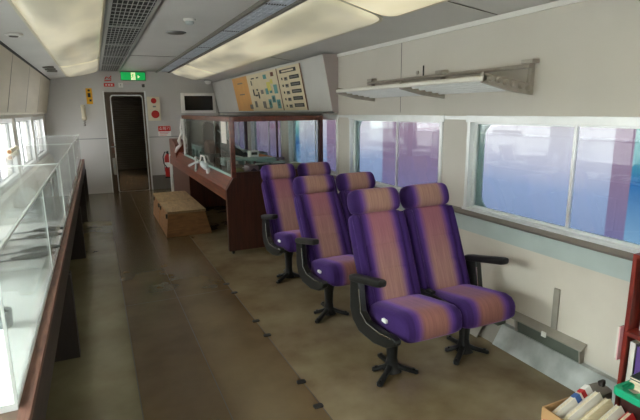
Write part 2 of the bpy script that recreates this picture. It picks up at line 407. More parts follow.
# lower painted bands on the right wall
b = MB(); b.box(XR-.006,YB,.15,XR,YE,.70)
struct(b, 'trim_1', M['dado'], 'off white lower panel under the teal band', 'wall panel')
b = MB(); b.box(XR-.008,YB,.70,XR,YE,.815)
struct(b, 'trim_2', M['teal'], 'pale teal painted band below the windows', 'trim')
b = MB(); b.prism([(XR,.815),(XR-.032,.822),(XR-.036,.835),(XR-.022,.856),(XR,.862)], 'Y', YB, YE)
struct(b, 'trim_3', M['sill'], 'worn dark metal sill rail running below the windows', 'window sill')
b = MB(); b.box(XR-.016,YB,2.168,XR,YE,2.20)
struct(b, 'trim_4', M['signwhite'], 'bright aluminium strip where wall meets ceiling', 'trim')
# panel joints on upper right wall
b = MB(); b.box(XR-.002,3.664,ZW1+.04,XR,3.670,2.185)
struct(b, 'trim_5', M['pgrey'], 'thin vertical joint in wall panel above luggage rack', 'wall joint')

# end wall with doorway
DX0, DX1, DZ = .21, .955, 2.0
e = MB()
e.box(XL-.1,YE,-.05,DX0,YE+.1,2.55); e.box(DX1,YE,-.05,XR+.1,YE+.1,2.55); e.box(DX0,YE,DZ,DX1,YE+.1,2.55)
struct(e, 'wall_far', M['endwall'], 'light grey end wall with doorway and signs', 'wall', smooth=0)
e = MB(); e.box(XL,YE-.006,1.09,DX0-.02,YE,1.105); e.box(DX1+.03,YE-.006,1.09,1.6,YE,1.105)
struct(e, 'trim_6', M['alu_dark'], 'horizontal joint strip across the end wall', 'trim')
e = MB(); e.box(DX1+.03,YE-.012,0,2.3,YE,.3)
struct(e, 'baseboard_far', M['pgrey'], 'grey kick panel at foot of end wall', 'baseboard')
e = MB(); e.box(XL-.1,YB-.1,-.05,XR+.1,YB,2.55)
struct(e, 'wall_back', M['endwall'], 'plain rear partition behind the viewpoint', 'wall', smooth=0)

# ceiling section
def cz(x):
    P = [(-.86,2.205),(-.42,2.27),(.16,2.41),(1.46,2.41),(2.04,2.262),(2.48,2.205)]
    for (a,za),(c,zc) in zip(P, P[1:]):
        if a <= x <= c: return za+(zc-za)*(x-a)/(c-a)
    return 2.2
b = MB()
prof = [(-.96,2.205),(-.86,2.205),(-.42,2.27),(.16,2.41),(1.46,2.41),(2.04,2.262),(2.48,2.205),(2.58,2.205),(2.58,2.6),(-.96,2.6)]
b.prism(prof, 'Y', YB-.1, YE+.1)
struct(b, 'ceiling', M['ceil'], 'grey carriage ceiling with sloped sides', 'ceiling', smooth=0)
b = MB(); b.box(.53,7.70,2.405,1.19,7.708,2.41); b.box(.53,3.0,2.405,1.19,3.008,2.41)
struct(b, 'trim_7', M['pgrey'], 'dark cross joint in the centre ceiling panel', 'ceiling joint')
b = MB()
for y in (2.55, 5.9): b.prism([(2.06,2.2575),(2.47,2.2065),(2.47,2.203),(2.06,2.2535)], 'Y', y, y+.006)
struct(b, 'trim_8', M['pgrey'], 'dark joint in sloping ceiling strip above the right wall', 'ceiling joint')

# vestibule beyond the doorway
v = MB(); v.box(-.1,10.7,-.1,1.5,15.0,0)
struct(v, 'floor_vestibule', M['fl_brown'], 'dim vinyl floor beyond the doorway', 'floor', smooth=0)
v = MB(); v.box(.0,10.7,0,.1,15,2.3); v.box(1.36,10.7,0,1.46,11.8,2.3); v.box(1.36,13.2,0,1.46,15,2.3); v.box(1.36,11.8,0,1.46,13.2,1.1); v.box(1.36,11.8,1.9,1.46,13.2,2.3); v.box(0,10.7,2.3,1.46,15,2.4)  # gap in the right side is an added, unseen opening that lights the passage
struct(v, 'wall_vestibule', M['passage'], 'dark brown lining of the passage beyond the doorway', 'wall', smooth=0)
d = MB()
d.box(.1,14.9,0,1.36,15.0,2.3)
for k in range(36): 
    z = .05+k*.062; d.prism([(14.9,z),(14.875,z+.012),(14.875,z+.045),(14.9,z+.056)], 'X', .14, 1.32)
struct(d, 'door_2', M['louvre'], 'dark slatted shutter door at end of the passage', 'door', smooth=0)
# doorway lining and half open leaf
d = MB()
d.box(DX0-.0,YE-.02,0,DX0+.03,YE+.1,DZ); d.box(DX1-.03,YE-.02,0,DX1,YE+.1,DZ); d.box(DX0,YE-.02,DZ-.035,DX1,YE+.1,DZ)
door = struct(d, 'door_1', M['doorframe'], 'brown door frame around the dark passage', 'door', smooth=0)
d = MB(); d.box(DX0+.03,YE+.02,0,DX0+.12,YE+.07,DZ-.035)
o = struct(d, 'door_leaf', M['jamb'], '', '', parent=door)
d = MB()
outer = rrect(DX0+.10,-.02,DX1-.03,DZ-.05,.06); inner = rrect(DX0+.12,-.02,DX1-.045,DZ-.075,.05)
n = len(outer)
vs = [(p[0],YE+.015,p[1]) for p in outer]+[(p[0],YE+.015,p[1]) for p in inner]+[(p[0],YE+.05,p[1]) for p in outer]+[(p[0],YE+.05,p[1]) for p in inner]
fs = []
for k in range(n):
    j = (k+1)%n; fs += [(k,j,n+j,n+k),(2*n+k,2*n+j,3*n+j,3*n+k),(k,j,2*n+j,2*n+k),(n+k,n+j,3*n+j,3*n+k)]
d.add([(x,y,max(z,.0)) for x,y,z in vs], fs)
struct(d, 'inner_trim', M['alu'], '', '', parent=door)
# white jamb edge
d = MB(); d.box(DX1,YE-.03,0,DX1+.03,YE,DZ+.02); d.box(DX0-.02,YE-.025,0,DX0,YE,DZ+.02)
struct(d, 'trim_9', M['alu'], 'pale metal edge strips beside the doorway', 'trim')
# fittings on left jamb
t = thing('door_latch', (DX0+.075,YE+.02,1.0), 'brown metal door latch on the left door jamb', 'latch')
q = MB(); q.box(DX0+.05,YE-.01,.80,DX0+.10,YE+.02,1.0); q.build('latch_body', M['modelbrown'], t, bev=.006)
q = MB(); q.cyl((DX0+.075,YE-.01,.93),(DX0+.075,YE-.05,.93),.012); q.cyl((DX0+.03,YE-.05,.93),(DX0+.12,YE-.05,.93),.01); q.build('handle', M['alu_dark'], t)
t = thing('door_holder', (DX0+.075,YE+.02,.42), 'pale metal box low on the left door jamb', 'door fitting')
q = MB(); q.box(DX0+.04,YE-.02,.36,DX0+.11,YE+.02,.70); q.build('holder_body', M['bracket'], t, bev=.008)
q = MB(); q.box(DX0+.055,YE-.03,.48,DX0+.095,YE-.02,.58); q.build('catch', M['alu_dark'], t, bev=.003)

# ------------------------------------------------------------------ windows
def window(idx, ya, yb, side, stripes=None):
    sx = 1 if side == 'R' else -1
    X = XR if side == 'R' else XL
    def bx(mb, d0, y0, z0, d1, y1, z1, mi=0):
        a, c = X+sx*d0, X+sx*d1
        mb.box(min(a,c),y0,z0,max(a,c),y1,z1,mi)
    f = MB()
    w = .028
    bx(f,-.012,ya-.03,ZW1-.03,.05,yb+.03,ZW1+.018); bx(f,-.012,ya-.03,ZW0,.05,yb+.03,ZW0+.028)
    bx(f,-.012,ya-.014,ZW0+.028,.05,ya+w-.01,ZW1-.03); bx(f,-.012,yb-w+.01,ZW0+.028,.05,yb+.014,ZW1-.03)
    fr = struct(f, 'window_%d' % idx, M['alu'], '', '', bev=.002, smooth=0)
    fr['kind'] = 'structure'
    ym = 1.925+PITCH*(idx_k(ya))
    s = MB()
    bx(s,.028,ym-.010,ZW0+.028,.046,ym+.010,ZW1-.03)
    bx(s,.03,ya+w-.01,ZW0+.028,.05,ya+w+.014,ZW1-.03); bx(s,.03,yb-w-.02,ZW0+.028,.05,yb-w+.01,ZW1-.03)
    bx(s,.03,ya+w,ZW0+.028,.05,yb-w,ZW0+.046); bx(s,.03,ya+w,ZW1-.042,.05,yb-w,ZW1-.03)
    struct(s, 'sash', M['alu_dark'] if side == 'L' else M['alu'], '', '', parent=fr, smooth=0)
    p = MB(); bx(p,.039,ya+w-.01,ZW0+.028,.041,yb-w+.01,ZW1-.03)
    struct(p, 'pane', M['glass_tint'] if (side == 'L' and ya > 3) else M['glass'], '', '', parent=fr, smooth=0)
    if stripes:
        # outer skin with a round-cornered opening
        g = MB(); a, c = X+sx*.052, X+sx*.060
        outer = [(ya-.0,ZW0),(yb,ZW0),(yb,ZW1),(ya,ZW1)]
        inn = rrect(ya+.05,ZW0+.035,yb-.10,ZW1-.035,.10,8)
        m = len(inn)
        cen = [(yb,ZW1),(ya,ZW1),(ya,ZW0),(yb,ZW0)]
        vs = [(a,)+p for p in inn]+[(c,)+p for p in inn]+[(a,)+p for p in cen]+[(c,)+p for p in cen]
        fs = []
        q = m//4
        for k in range(m):
            j = (k+1)%m; ck = 2*m+k//q; cj = 2*m+j//q
            fs.append((k,j,m+j,m+k))
            fs.append((k,j,cj,ck) if ck != cj else (k,j,ck))
        g.add(vs, fs)
        struct(g, 'gasket', M['gasket'], '', '', parent=fr, smooth=0)
        fm = MB()
        for y0, y1, mi in stripes:
            fm.add([(X+sx*.062,y0,ZW0),(X+sx*.062,y1,ZW0),(X+sx*.062,y1,ZW1),(X+sx*.062,y0,ZW1)], [(0,1,2,3)], mi)
        struct(fm, 'film', [M['film'],M['filmpurple'],M['filmteal'],M['white']], '', '', parent=fr, smooth=0)
    return fr
def idx_k(ya): return round((ya-1.25)/PITCH)
STR = {0: [(1.25,1.60,2),(1.60,1.71,1),(1.71,2.77,0)],
       1: [(3.08,4.05,1),(4.05,4.60,0)],
       2: [(4.91,5.32,1),(5.32,6.20,0),(6.20,6.43,2)],
       3: [(6.74,8.25,1)],
       4: [(8.57,10.09,1)]}
RL = ['lavender and blue filmed window beside the front seat pair','window with blue and purple film behind the second seat pair','blue filmed window seen through wooden glass cabinet','purple filmed window behind middle of the glass cabinet','purple filmed window near the far right corner']
num = 1
for k, (a, c) in enumerate(RW):
    fr = window(num, a, c, 'R', STR[k]); tag(fr, RL[k], 'window'); num += 1
for k, (a, c) in enumerate(RB):
    fr = window(num, a, c, 'R'); tag(fr, ['clear right wall window far behind the viewpoint','clear right wall window just behind the viewpoint'][k], 'window'); num += 1
LL = ['left wall window far behind the viewpoint','left wall window just behind the viewpoint','left wall window level with near end of glass case','second left wall window above the glass case','third bright window from the end wall on the left','second bright window from the end wall on the left','bright left window nearest the end wall']
for k, (a, c) in enumerate(LW):
    fr = window(num, a, c, 'L'); tag(fr, LL[k], 'window'); num += 1
# bright strip pillars on right wall
b = MB()
for k in range(4):
    b.box(XR-.008,RW[k][1]+.03,ZW1-.012,XR,RW[k+1][0]-.03,ZW1+.014)
struct(b, 'trim_10', M['alu'], 'aluminium strip linking tops of the right windows', 'trim')

# ------------------------------------------------------------------ overhead ducts
d = thing('overhead_duct', (2.4,7.6,1.59), 'pale grey overhead duct box above cabinet with posters on it', 'duct')
q = MB(); q.prism([(2.30,2.196),(2.42,1.59),(2.475,1.57),(2.475,2.196)], 'Y', 4.9, 10.4); q.build('duct_panel', M['duct'], d, smooth=0, bev=.004)
q = MB(); q.prism([(2.292,2.2),(2.413,1.588),(2.477,1.566),(2.477,2.2)], 'Y', 4.885, 4.9); q.build('end_cap', mat('duct_end', (178,166,164), .5), d, smooth=0)
q = MB(); q.box(2.405,4.9,1.566,2.44,10.4,1.588); q.build('bottom_trim', M['alu_dark'], d, smooth=0)
# posters lie on slanted face : point along s (0 top..1 bottom)
def dpt(y, s, off=.004):
    p0 = Vector((2.30,0,2.196)); p1 = Vector((2.42,0,1.59)); dd = (p1-p0); nn = Vector((dd.z,0,-dd.x)).normalized()
    if nn.x > 0: nn = -nn
    p = p0+dd*s+nn*off; return Vector((p.x, y, p.z))
def dquad(mb, y0, y1, s0, s1, off, mi, th=.0):
    a = [dpt(y0,s0,off),dpt(y1,s0,off),dpt(y1,s1,off),dpt(y0,s1,off)]
    c = [dpt(y0,s0,off-.003),dpt(y1,s0,off-.003),dpt(y1,s1,off-.003),dpt(y0,s1,off-.003)]
    mb.add(a+c, [(0,1,2,3),(4,5,6,7),(0,1,5,4),(1,2,6,5),(2,3,7,6),(3,0,4,7)], mi)
po = thing('poster', (2.36,7.5,1.6), 'long poster with orange end and teal sketches on overhead duct', 'poster', 'posters on the overhead duct')
q = MB(); dquad(q,6.42,8.75,.05,.97,.006,0); dquad(q,7.85,8.75,.05,.97,.007,1)
q.build('sheet', [M['poster'],M['porange']], po, smooth=0)
q = MB()
for y, s, w, h, mi in [(7.55,.14,.16,.03,0),(7.65,.2,.05,.12,0),(7.3,.14,.1,.03,0),(7.62,.42,.06,.16,0),(7.42,.42,.07,.05,0),(7.38,.5,.06,.16,0),(7.2,.46,.12,.1,3),(7.5,.56,.14,.04,0),
                       (7.62,.72,.12,.16,3),(7.2,.74,.14,.16,3),(7.9,.80,.16,.12,3),(8.3,.2,.3,.03,3),(8.3,.5,.3,.03,3),
                       (6.95,.12,.14,.10,1),(6.62,.10,.12,.09,4),(6.85,.3,.16,.2,2),(6.7,.25,.1,.1,2),(6.97,.44,.12,.14,1),(6.58,.38,.14,.2,1),(6.8,.5,.1,.06,1),(6.92,.7,.13,.2,1),(6.74,.62,.14,.16,1),(6.56,.72,.14,.2,1),
                       (6.92,.74,.06,.1,0),(6.74,.66,.06,.1,0),(6.56,.76,.06,.1,0),(7.05,.9,.3,.02,3)]:
    dquad(q,y-w/2,y+w/2,s,s+h,.0085,mi)
q.build('print', [M['ink'],M['pteal'],M['pyellow'],M['pgrey'],M['pbrown']], po, smooth=0)
po = thing('poster', (2.36,6.0,1.6), 'cream poster with six rows of dark diagrams on overhead duct', 'poster', 'posters on the overhead duct')
q = MB(); dquad(q,5.56,6.41,.05,.97,.006,0); q.build('sheet', M['poster'], po, smooth=0)
q = MB()
for y in (5.56, 6.395): dquad(q,y,y+.025,.05,.97,.009,1)
for k in range(6):
    s = .10+.145*k
    if k == 0: dquad(q,5.72,6.3,s,s+.075,.0085,0); dquad(q,5.8,6.22,s+.02,s+.055,.0095,2)
    else:
        dquad(q,5.66,5.98,s,s+.075,.0085,0); dquad(q,5.69,5.95,s+.025,s+.05,.0095,3)
        dquad(q,6.06,6.17,s+.02,s+.09,.0085,3); dquad(q,6.09,6.15,s+.03,s+.06,.0095,0); dquad(q,6.24,6.28,s+.02,s+.07,.0085,0)
q.build('print', [M['ink'],M['pbrown'],M['poster'],M['pgrey']], po, smooth=0)

d = thing('overhead_duct', (-.78,4.0,1.61), 'beige overhead duct box along the left wall', 'duct')
q = MB(); q.prism([(-.69,2.215),(-.81,1.61),(-.855,1.59),(-.855,2.195)], 'Y', -3.9, 10.55); q.build('duct_panel', M['ductleft'], d, smooth=0)
q = MB(); q.prism([(-.685,2.228),(-.692,2.20),(-.72,2.20),(-.72,2.222)], 'Y', -3.9, 10.55); q.build('gap_strip', M['dark'], d, smooth=0)
for y in (5.9, 7.35, 8.8):
    q = MB(); q.prism([(-.689,2.2),(-.688,2.2),(-.803,1.62),(-.806,1.62)], 'Y', y, y+.012); q.build('panel_joint', M['pgrey'], d, smooth=0)

# ------------------------------------------------------------------ ceiling fittings
def lamp(name, p0, p1, y0, y1, label, m, group):
    """molded lens between section points p0,p1 (x,z) hanging just below the ceiling"""
    a = Vector((p0[0],0,p0[1])); c = Vector((p1[0],0,p1[1])); u = (c-a).normalized(); L = (c-a).length
    nn = Vector((u.z,0,-u.x)); 
    if nn.z > 0: nn = -nn
    ctr = (a+c)/2+Vector((0,(y0+y1)/2,0))
    t = thing(name, ctr, label, 'ceiling light', group)
    def ring(inset, drop, r):
        pts = rrect(inset, y0+inset, L-inset, y1-inset, max(r-inset*.5,.02), 8)
        return [a+u*p[0]+Vector((0,p[1],0))+nn*drop for p in pts]
    q = MB(); q.rings([ring(.0,.001,.14), ring(.0,.014,.14), ring(.018,.016,.14), ring(.018,.001,.14)], cap=False); q.build('rim', M['rim'], t)
    q = MB(); q.rings([ring(.018,.002,.14), ring(.024,.018,.14), ring(.05,.036,.14), ring(.09,.044,.13), ring(.16,.048,.12)]); q.build('lens', m, t, smooth=60)
    return t
lg = 'long ceiling lamps'
RP = ((1.475,2.405),(2.035,2.262)); LP = ((-.41,2.271),(.15,2.406))
lamp('ceiling_lamp', *RP, -1.8, 3.15, 'glowing cream ceiling lamp nearest the viewer above the luggage rack', M['lens'], lg)
lamp('ceiling_lamp', *RP, 3.17, 8.55, 'long cream ceiling lamp above the poster covered duct', M['lensfar'], lg)
lamp('ceiling_lamp', *RP, 8.57, 10.45, 'short ceiling lamp end by the far right corner', M['lensfar'], lg)
lamp('ceiling_lamp', *LP, -1.8, 2.9, 'left ceiling lamp nearest the viewer, above the display case', M['lensdim'], lg)
lamp('ceiling_lamp', *LP, 2.92, 8.0, 'long dull cream ceiling lamp left of the black grille', M['lensdim'], lg)
lamp('ceiling_lamp', *LP, 8.02, 10.4, 'short dull ceiling lamp left of the exit sign', M['lensdim'], lg)
# black air grille segments
words = ['nearest the exit sign','second from the exit sign','third from the exit sign','fourth from the exit sign','fifth from the exit sign','sixth from the exit sign']
for k in range(6):
    y1 = 10.5-1.35*k; y0 = y1-1.34
    t = thing('air_grille', (.36,(y0+y1)/2,2.405), 'black ceiling air grille panel, %s' % words[k], 'air grille', 'ceiling air grilles')
    q = MB(); q.box(.20,y0,2.397,.50,y1,2.408); q.build('backing', M['grillebk'], t, smooth=0)
    q = MB()
    for x in (.185,.505): q.box(x-.012,y0,2.384,x+.012,y1,2.4085)
    q.box(.19,y0,2.384,.50,y0+.018,2.40); q.box(.19,y1-.018,2.384,.50,y1,2.40)
    q.build('frame', M['grille'], t, smooth=0)
    q = MB()
    for j in range(8): q.box(.228+.035*j,y0,2.386,.233+.035*j,y1,2.391)
    for j in range(1, 9): q.box(.20,y0+.149*j,2.387,.49,y0+.149*j+.006,2.392)
    q.build('bars', M['grille'], t, smooth=0)
b = MB(); b.box(.155,YB,2.40,.17,10.5,2.41); b.box(.52,YB,2.385,.535,10.5,2.41)
struct(b, 'trim_11', M['alu_dark'], 'metal edge strips beside the black ceiling grille', 'trim')
# pale slotted vent channel
b = MB(); b.box(1.20,YB,2.378,1.225,10.5,2.41); b.box(1.44,YB,2.378,1.468,10.5,2.41)
struct(b, 'trim_12', M['pgrey'], 'dark grey edges of the pale ceiling vent channel', 'trim')
for k in range(6):
    y1 = 10.4-1.35*k; y0 = y1-1.34
    t = thing('vent_panel', (1.33,(y0+y1)/2,2.4), 'pale slotted ceiling vent panel, %s' % words[k].replace('exit sign','wall screen'), 'vent panel', 'pale ceiling vent panels')
    q = MB(); q.box(1.225,y0,2.398,1.44,y1,2.408); q.build('backing', M['slat'], t, smooth=0)
    q = MB()
    for j in range(8):
        ya = y0+.05+.16*j
        for i in range(4): q.box(1.238+.05*i,ya,2.392,1.276+.05*i,ya+.12,2.3985)
    q.build('slats', M['slat'], t, smooth=0, bev=.002)
    q = MB()
    for i in range(9): q.box(1.236+.022*i,y0+.015,2.394,1.246+.022*i,y0+.04,2.3985)
    q.build('slots', M['dark'], t, smooth=0)
t = thing('smoke_detector', (.85,4.6,2.41), 'white round smoke detector on the centre ceiling panel', 'smoke detector')
q = MB(); q.lathe((.85,4.6,2.41), [(.055,0),(.055,-.012),(.045,-.02)]); q.build('base', M['signwhite'], t)
q = MB(); q.lathe((.85,4.6,2.39), [(.038,0),(.034,-.022),(.018,-.03),(.002,-.031)]); q.build('sensor_head', M['palegrey'], t)
t = thing('ceiling_speaker', (.85,5.39,2.41), 'round grey speaker disc set in the centre ceiling panel', 'speaker')
q = MB(); q.lathe((.85,5.39,2.41), [(.105,0),(.10,-.008),(.088,-.010)]); q.build('ring', M['alu_dark'], t)
q = MB(); q.lathe((.85,5.39,2.40), [(.086,0),(.08,-.004),(.002,-.005)]); q.build('mesh_cover', M['pgrey'], t)
t = thing('air_nozzle', (-.55,4.9,2.25), 'round white air nozzle on the sloping ceiling at upper left', 'air nozzle')
zz = cz(-.55)
q = MB(); q.lathe((-.55,4.9,zz), [(.07,.005),(.07,-.008),(.05,-.016)]); q.build('ring', M['signwhite'], t)
q = MB(); q.lathe((-.55,4.9,zz-.012), [(.04,0),(.03,-.012),(.002,-.014)]); q.build('core', M['pgrey'], t)
t = thing('slot_vent', (-.53,8.3,cz(-.53)), 'small slotted vent in left sloping ceiling near end wall', 'vent')
for dy in (0,.35,.7):
    q = MB(); q.box(-.60,8.0+dy,cz(-.60)-.014,-.46,8.1+dy,cz(-.53)+.002); q.build('slot', M['pgrey'], t, smooth=0)
t = thing('corner_dome', (2.3,10.2,2.19), 'small white dome camera at the far right ceiling corner', 'camera')
q = MB(); q.lathe((2.20,10.3,cz(2.2)), [(.07,0),(.07,-.03),(.05,-.07),(.02,-.085),(.002,-.087)]); q.build('dome', M['signwhite'], t)
q = MB(); q.lathe((2.20,10.3,cz(2.2)), [(.078,.002),(.078,-.012)]); q.build('collar', M['alu_dark'], t)

# ------------------------------------------------------------------ end wall fittings
FY = YE
def text_mesh(s, size, m, parent, loc, name='lettering', rot=(PI/2,0,0), align='CENTER', ext=.001):
    cu = bpy.data.curves.new(name, 'FONT'); cu.body = s; cu.size = size; cu.align_x = align; cu.align_y = 'CENTER'; cu.extrude = ext
    ob = bpy.data.objects.new(name+'_src', cu); COL.objects.link(ob)
    dg = bpy.context.evaluated_depsgraph_get()
    me = bpy.data.meshes.new_from_object(ob.evaluated_get(dg)); bpy.data.objects.remove(ob); 
    me.materials.clear(); me.materials.append(m); me.name = name
    o = bpy.data.objects.new(name, me); COL.objects.link(o); o.rotation_euler = rot
    o.parent = parent; o.location = Vector(loc)-WORLD[parent.name]; WORLD[o.name] = Vector(loc)
    return o
def running_man(q, x, z, s, y, mi):
    q.lathe((x+.02*s, y, z+.36*s), [(.055*s,0),(.055*s,-.004)], n=14, mi=mi, axis='Y')
    def limb(a, c, w):
        a = Vector((x+a[0]*s,y-.002,z+a[1]*s)); c = Vector((x+c[0]*s,y-.002,z+c[1]*s)); d = (c-a); n_ = Vector((-d.z,0,d.x)).normalized()*w*s/2
        vs = [a+n_,a-n_,c-n_,c+n_]; vs += [v+Vector((0,.002,0)) for v in vs]
        q.add(vs, [(0,1,2,3),(4,5,6,7),(0,1,5,4),(1,2,6,5),(2,3,7,6),(3,0,4,7)], mi)
    limb((.0,.3),(-.05,.05),.11); limb((-.05,.07),(.12,-.06),.07); limb((.12,-.06),(.08,-.26),.06); limb((-.05,.07),(-.10,-.12),.07); limb((-.10,-.12),(-.27,-.16),.06)
    limb((.0,.27),(.17,.18),.05); limb((.17,.18),(.25,.26),.045); limb((-.0,.27),(-.18,.2),.05); limb((-.18,.2),(-.22,.06),.045)
t = thing('exit_sign', (.775,FY,2.22), 'lit green exit sign with running figure above the doorway', 'exit sign')
q = MB(); q.box(.535,FY-.05,2.222,1.01,FY,2.392); q.build('housing', M['alu_dark'], t, bev=.004)
q = MB(); q.box(.545,FY-.054,2.232,1.0,FY-.05,2.382); q.build('face', M['exitgreen'], t, smooth=0)
q = MB(); q.box(.735,FY-.056,2.236,.815,FY-.054,2.378,0); running_man(q,.772,2.30,.15,FY-.058,1)
q.add([(.90,FY-.056,2.30),(.86,FY-.056,2.27),(.86,FY-.056,2.33)], [(0,1,2)], 0)
q.build('pictogram', [M['exitwhite'],M['exitgreen']], t, smooth=0)
t = thing('fire_notice', (.31,FY,2.09), 'red fire notice with sketch above left side of the doorway', 'notice')
q = MB(); q.box(.22,FY-.004,2.10,.42,FY,2.34); q.build('plate', M['endwall'], t, smooth=0)
q = MB(); q.box(.225,FY-.007,2.105,.415,FY-.004,2.17); q.build('red_band', M['redsign'], t, smooth=0)
q = MB(); q.tube([(.25,FY-.007,2.24),(.28,FY-.007,2.29),(.33,FY-.007,2.26),(.37,FY-.007,2.31)], .010); q.tube([(.24,FY-.007,2.215),(.36,FY-.007,2.225),(.36,FY-.007,2.27)], .010); q.build('pictogram', M['redsign'], t)
q = MB()
for k in range(3): q.box(.25+.05*k,FY-.009,2.125,.282+.05*k,FY-.007,2.15)
q.build('lettering', M['signwhite'], t, smooth=0)
t = thing('number_plate', (.53,FY,2.09), 'small white plate with a black 1 below the exit sign', 'plate')
q = MB(); q.box(.49,FY-.004,2.09,.575,FY,2.18); q.build('plate', M['signwhite'], t, smooth=0)
text_mesh('1', .07, M['ink'], t, (.532,FY-.006,2.135))
t = thing('wall_hook', (.95,FY,2.1), 'small dark hook under right end of the exit sign', 'hook')
q = MB(); q.box(.925,FY-.006,2.10,.985,FY,2.16); q.build('base_plate', M['pgrey'], t, smooth=0)
q = MB(); q.tube([(.955,FY-.006,2.15),(.955,FY-.03,2.145),(.94,FY-.04,2.12),(.955,FY-.03,2.10)], .010); q.build('hook', M['ink'], t)
t = thing('alarm_box', (1.12,FY,1.43), 'cream fire alarm box with two red discs right of doorway', 'fire alarm')
q = MB(); q.box(1.0,FY-.06,1.43,1.245,FY,1.91); q.build('box', M['cream'], t, bev=.008)
q = MB(); q.lathe((1.125,FY-.06,1.83), [(.055,0),(.052,-.012),(.03,-.03),(.002,-.034)], axis='Y'); q.build('lamp', M['red'], t)
q = MB(); q.lathe((1.14,FY-.06,1.56), [(.08,0),(.078,-.012),(.05,-.02),(.04,-.012),(.002,-.012)], axis='Y'); q.build('bell', M['red'], t)
q = MB(); q.box(1.10,FY-.062,1.70,1.16,FY-.06,1.73); q.build('label_plate', M['alu_dark'], t, smooth=0)
t = thing('fire_sign', (1.30,FY,1.09), 'red and white fire extinguisher sign with Korean letters', 'sign')
q = MB(); q.box(1.175,FY-.005,1.10,1.43,FY,1.32); q.build('plate', M['signwhite'], t, smooth=0)
q = MB(); q.box(1.178,FY-.007,1.21,1.427,FY-.005,1.318); q.build('red_band', M['redsign'], t, smooth=0)
text_mesh('소화기', .082, M['signwhite'], t, (1.302,FY-.0085,1.264))
q = MB()
for k in range(3): q.box(1.20,FY-.007,1.185-.03*k,1.40-.03*k,FY-.005,1.193-.03*k)
q.build('small_print', M['redsign'], t, smooth=0)
t = thing('yellow_notice', (-.05,FY,1.77), 'narrow yellow warning notice on the end wall above handset', 'notice')
q = MB(); q.box(-.11,FY-.005,1.77,.0,FY,2.07); q.build('plate', M['yellow'], t, smooth=0)
q = MB(); q.lathe((-.055,FY-.005,2.03), [(.022,0),(.022,-.003)], axis='Y'); q.box(-.08,FY-.008,1.90,-.03,FY-.005,1.98); q.box(-.06,FY-.008,1.82,-.02,FY-.005,1.86); q.build('pictogram', M['ink'], t, smooth=0)
t = thing('intercom_handset', (-.2,FY,1.42), 'cream intercom handset hanging on the end wall', 'handset')
q = MB(); q.box(-.225,FY-.03,1.46,-.145,FY,1.76); q.build('cradle', M['cream'], t, bev=.01)
q = MB(); q.loft([((-.185,FY-.05,1.755),(.035,0,0),(0,.02,0)),((-.185,FY-.06,1.72),(.046,0,0),(0,.03,0)),((-.185,FY-.055,1.66),(.022,0,0),(0,.018,0)),((-.185,FY-.055,1.56),(.032,0,0),(0,.018,0)),((-.185,FY-.06,1.50),(.046,0,0),(0,.03,0)),((-.185,FY-.05,1.465),(.028,0,0),(0,.02,0))], e=2.6); q.build('receiver', M['cream'], t)
q = MB(); q.tube([(-.185+.02*math.sin(k*1.9),FY-.03-.012*math.cos(k*1.9),1.47-.012*k+ (0 if k<9 else .012*(k-9)*1.2)) for k in range(14)], .006); q.build('cord', M['bracket'], t)
t = thing('wall_screen', (2.02,FY,1.6), 'dark television screen in white frame on the end wall', 'television')
q = MB(); q.box(1.67,FY-.10,1.575,2.385,FY,1.99); q.build('casing', M['signwhite'], t, bev=.008)
q = MB(); q.box(1.735,FY-.104,1.63,2.32,FY-.099,1.93); q.build('screen', M['screen'], t, smooth=0)
t = thing('fire_extinguisher', (1.315,FY-.11,.27), 'red fire extinguisher on end wall behind the cabinet', 'fire extinguisher')
ex = (1.315,FY-.09,.27)
q = MB(); q.lathe(ex, [(.06,0),(.068,.015),(.068,.38),(.055,.43),(.028,.46),(.025,.48)]); q.build('cylinder', M['red'], t)
q = MB(); q.lathe((ex[0],ex[1],ex[2]+.2), [(.0695,0),(.0695,.1)]); q.build('label_band', M['signwhite'], t)
q = MB(); q.box(ex[0]-.02,ex[1]-.05,ex[2]+.48,ex[0]+.02,ex[1]+.03,ex[2]+.50); q.box(ex[0]-.012,ex[1]-.09,ex[2]+.52,ex[0]+.012,ex[1]+.03,ex[2]+.535); q.cyl((ex[0],ex[1],ex[2]+.47),(ex[0],ex[1],ex[2]+.53),.018); q.build('valve', M['black'], t, bev=.003)
q = MB(); q.tube([(ex[0],ex[1]-.03,ex[2]+.5),(ex[0]-.06,ex[1]-.05,ex[2]+.52),(ex[0]-.10,ex[1]-.05,ex[2]+.42),(ex[0]-.09,ex[1]-.05,ex[2]+.28),(ex[0]-.03,ex[1]-.08,ex[2]+.18)], .011); q.build('hose', M['black'], t)
q = MB(); q.box(ex[0]-.07,ex[1]+.055,ex[2]+.1,ex[0]+.07,FY,ex[2]+.3); q.box(ex[0]-.08,ex[1]-.02,ex[2]-.03,ex[0]+.08,FY,ex[2]); q.build('bracket', M['blackmetal'], t, smooth=0)

# ------------------------------------------------------------------ floor marks (bolt sockets) in pairs
mk = [(.985,4.29),(.995,4.04),(.992,3.38),(.993,3.11),(.98,2.435),(.972,2.17)]
ml = ['bench legs corner','second from the wooden cabinet','level with the second seat pair','just ahead of the second seat pair','level with the front seat pair','nearest the viewer']
for k, (x, y) in enumerate(mk):
    q = MB(); q.prism(rrect(x-.028,y-.02,x+.028,y+.02,.012,3), 'Z', .0, .004); o = q.build('floor_bolt_plate', M['mark'], None, origin=(x,y,0))
    tag(o, 'small black bolt plate in floor seam, ' + ['farthest, nearest the wooden cabinet','second from the wooden cabinet','third from the wooden cabinet','fourth from the wooden cabinet','second nearest the viewer','closest one to the viewer'][k], 'bolt plate', 'bolt plates along the aisle seam')

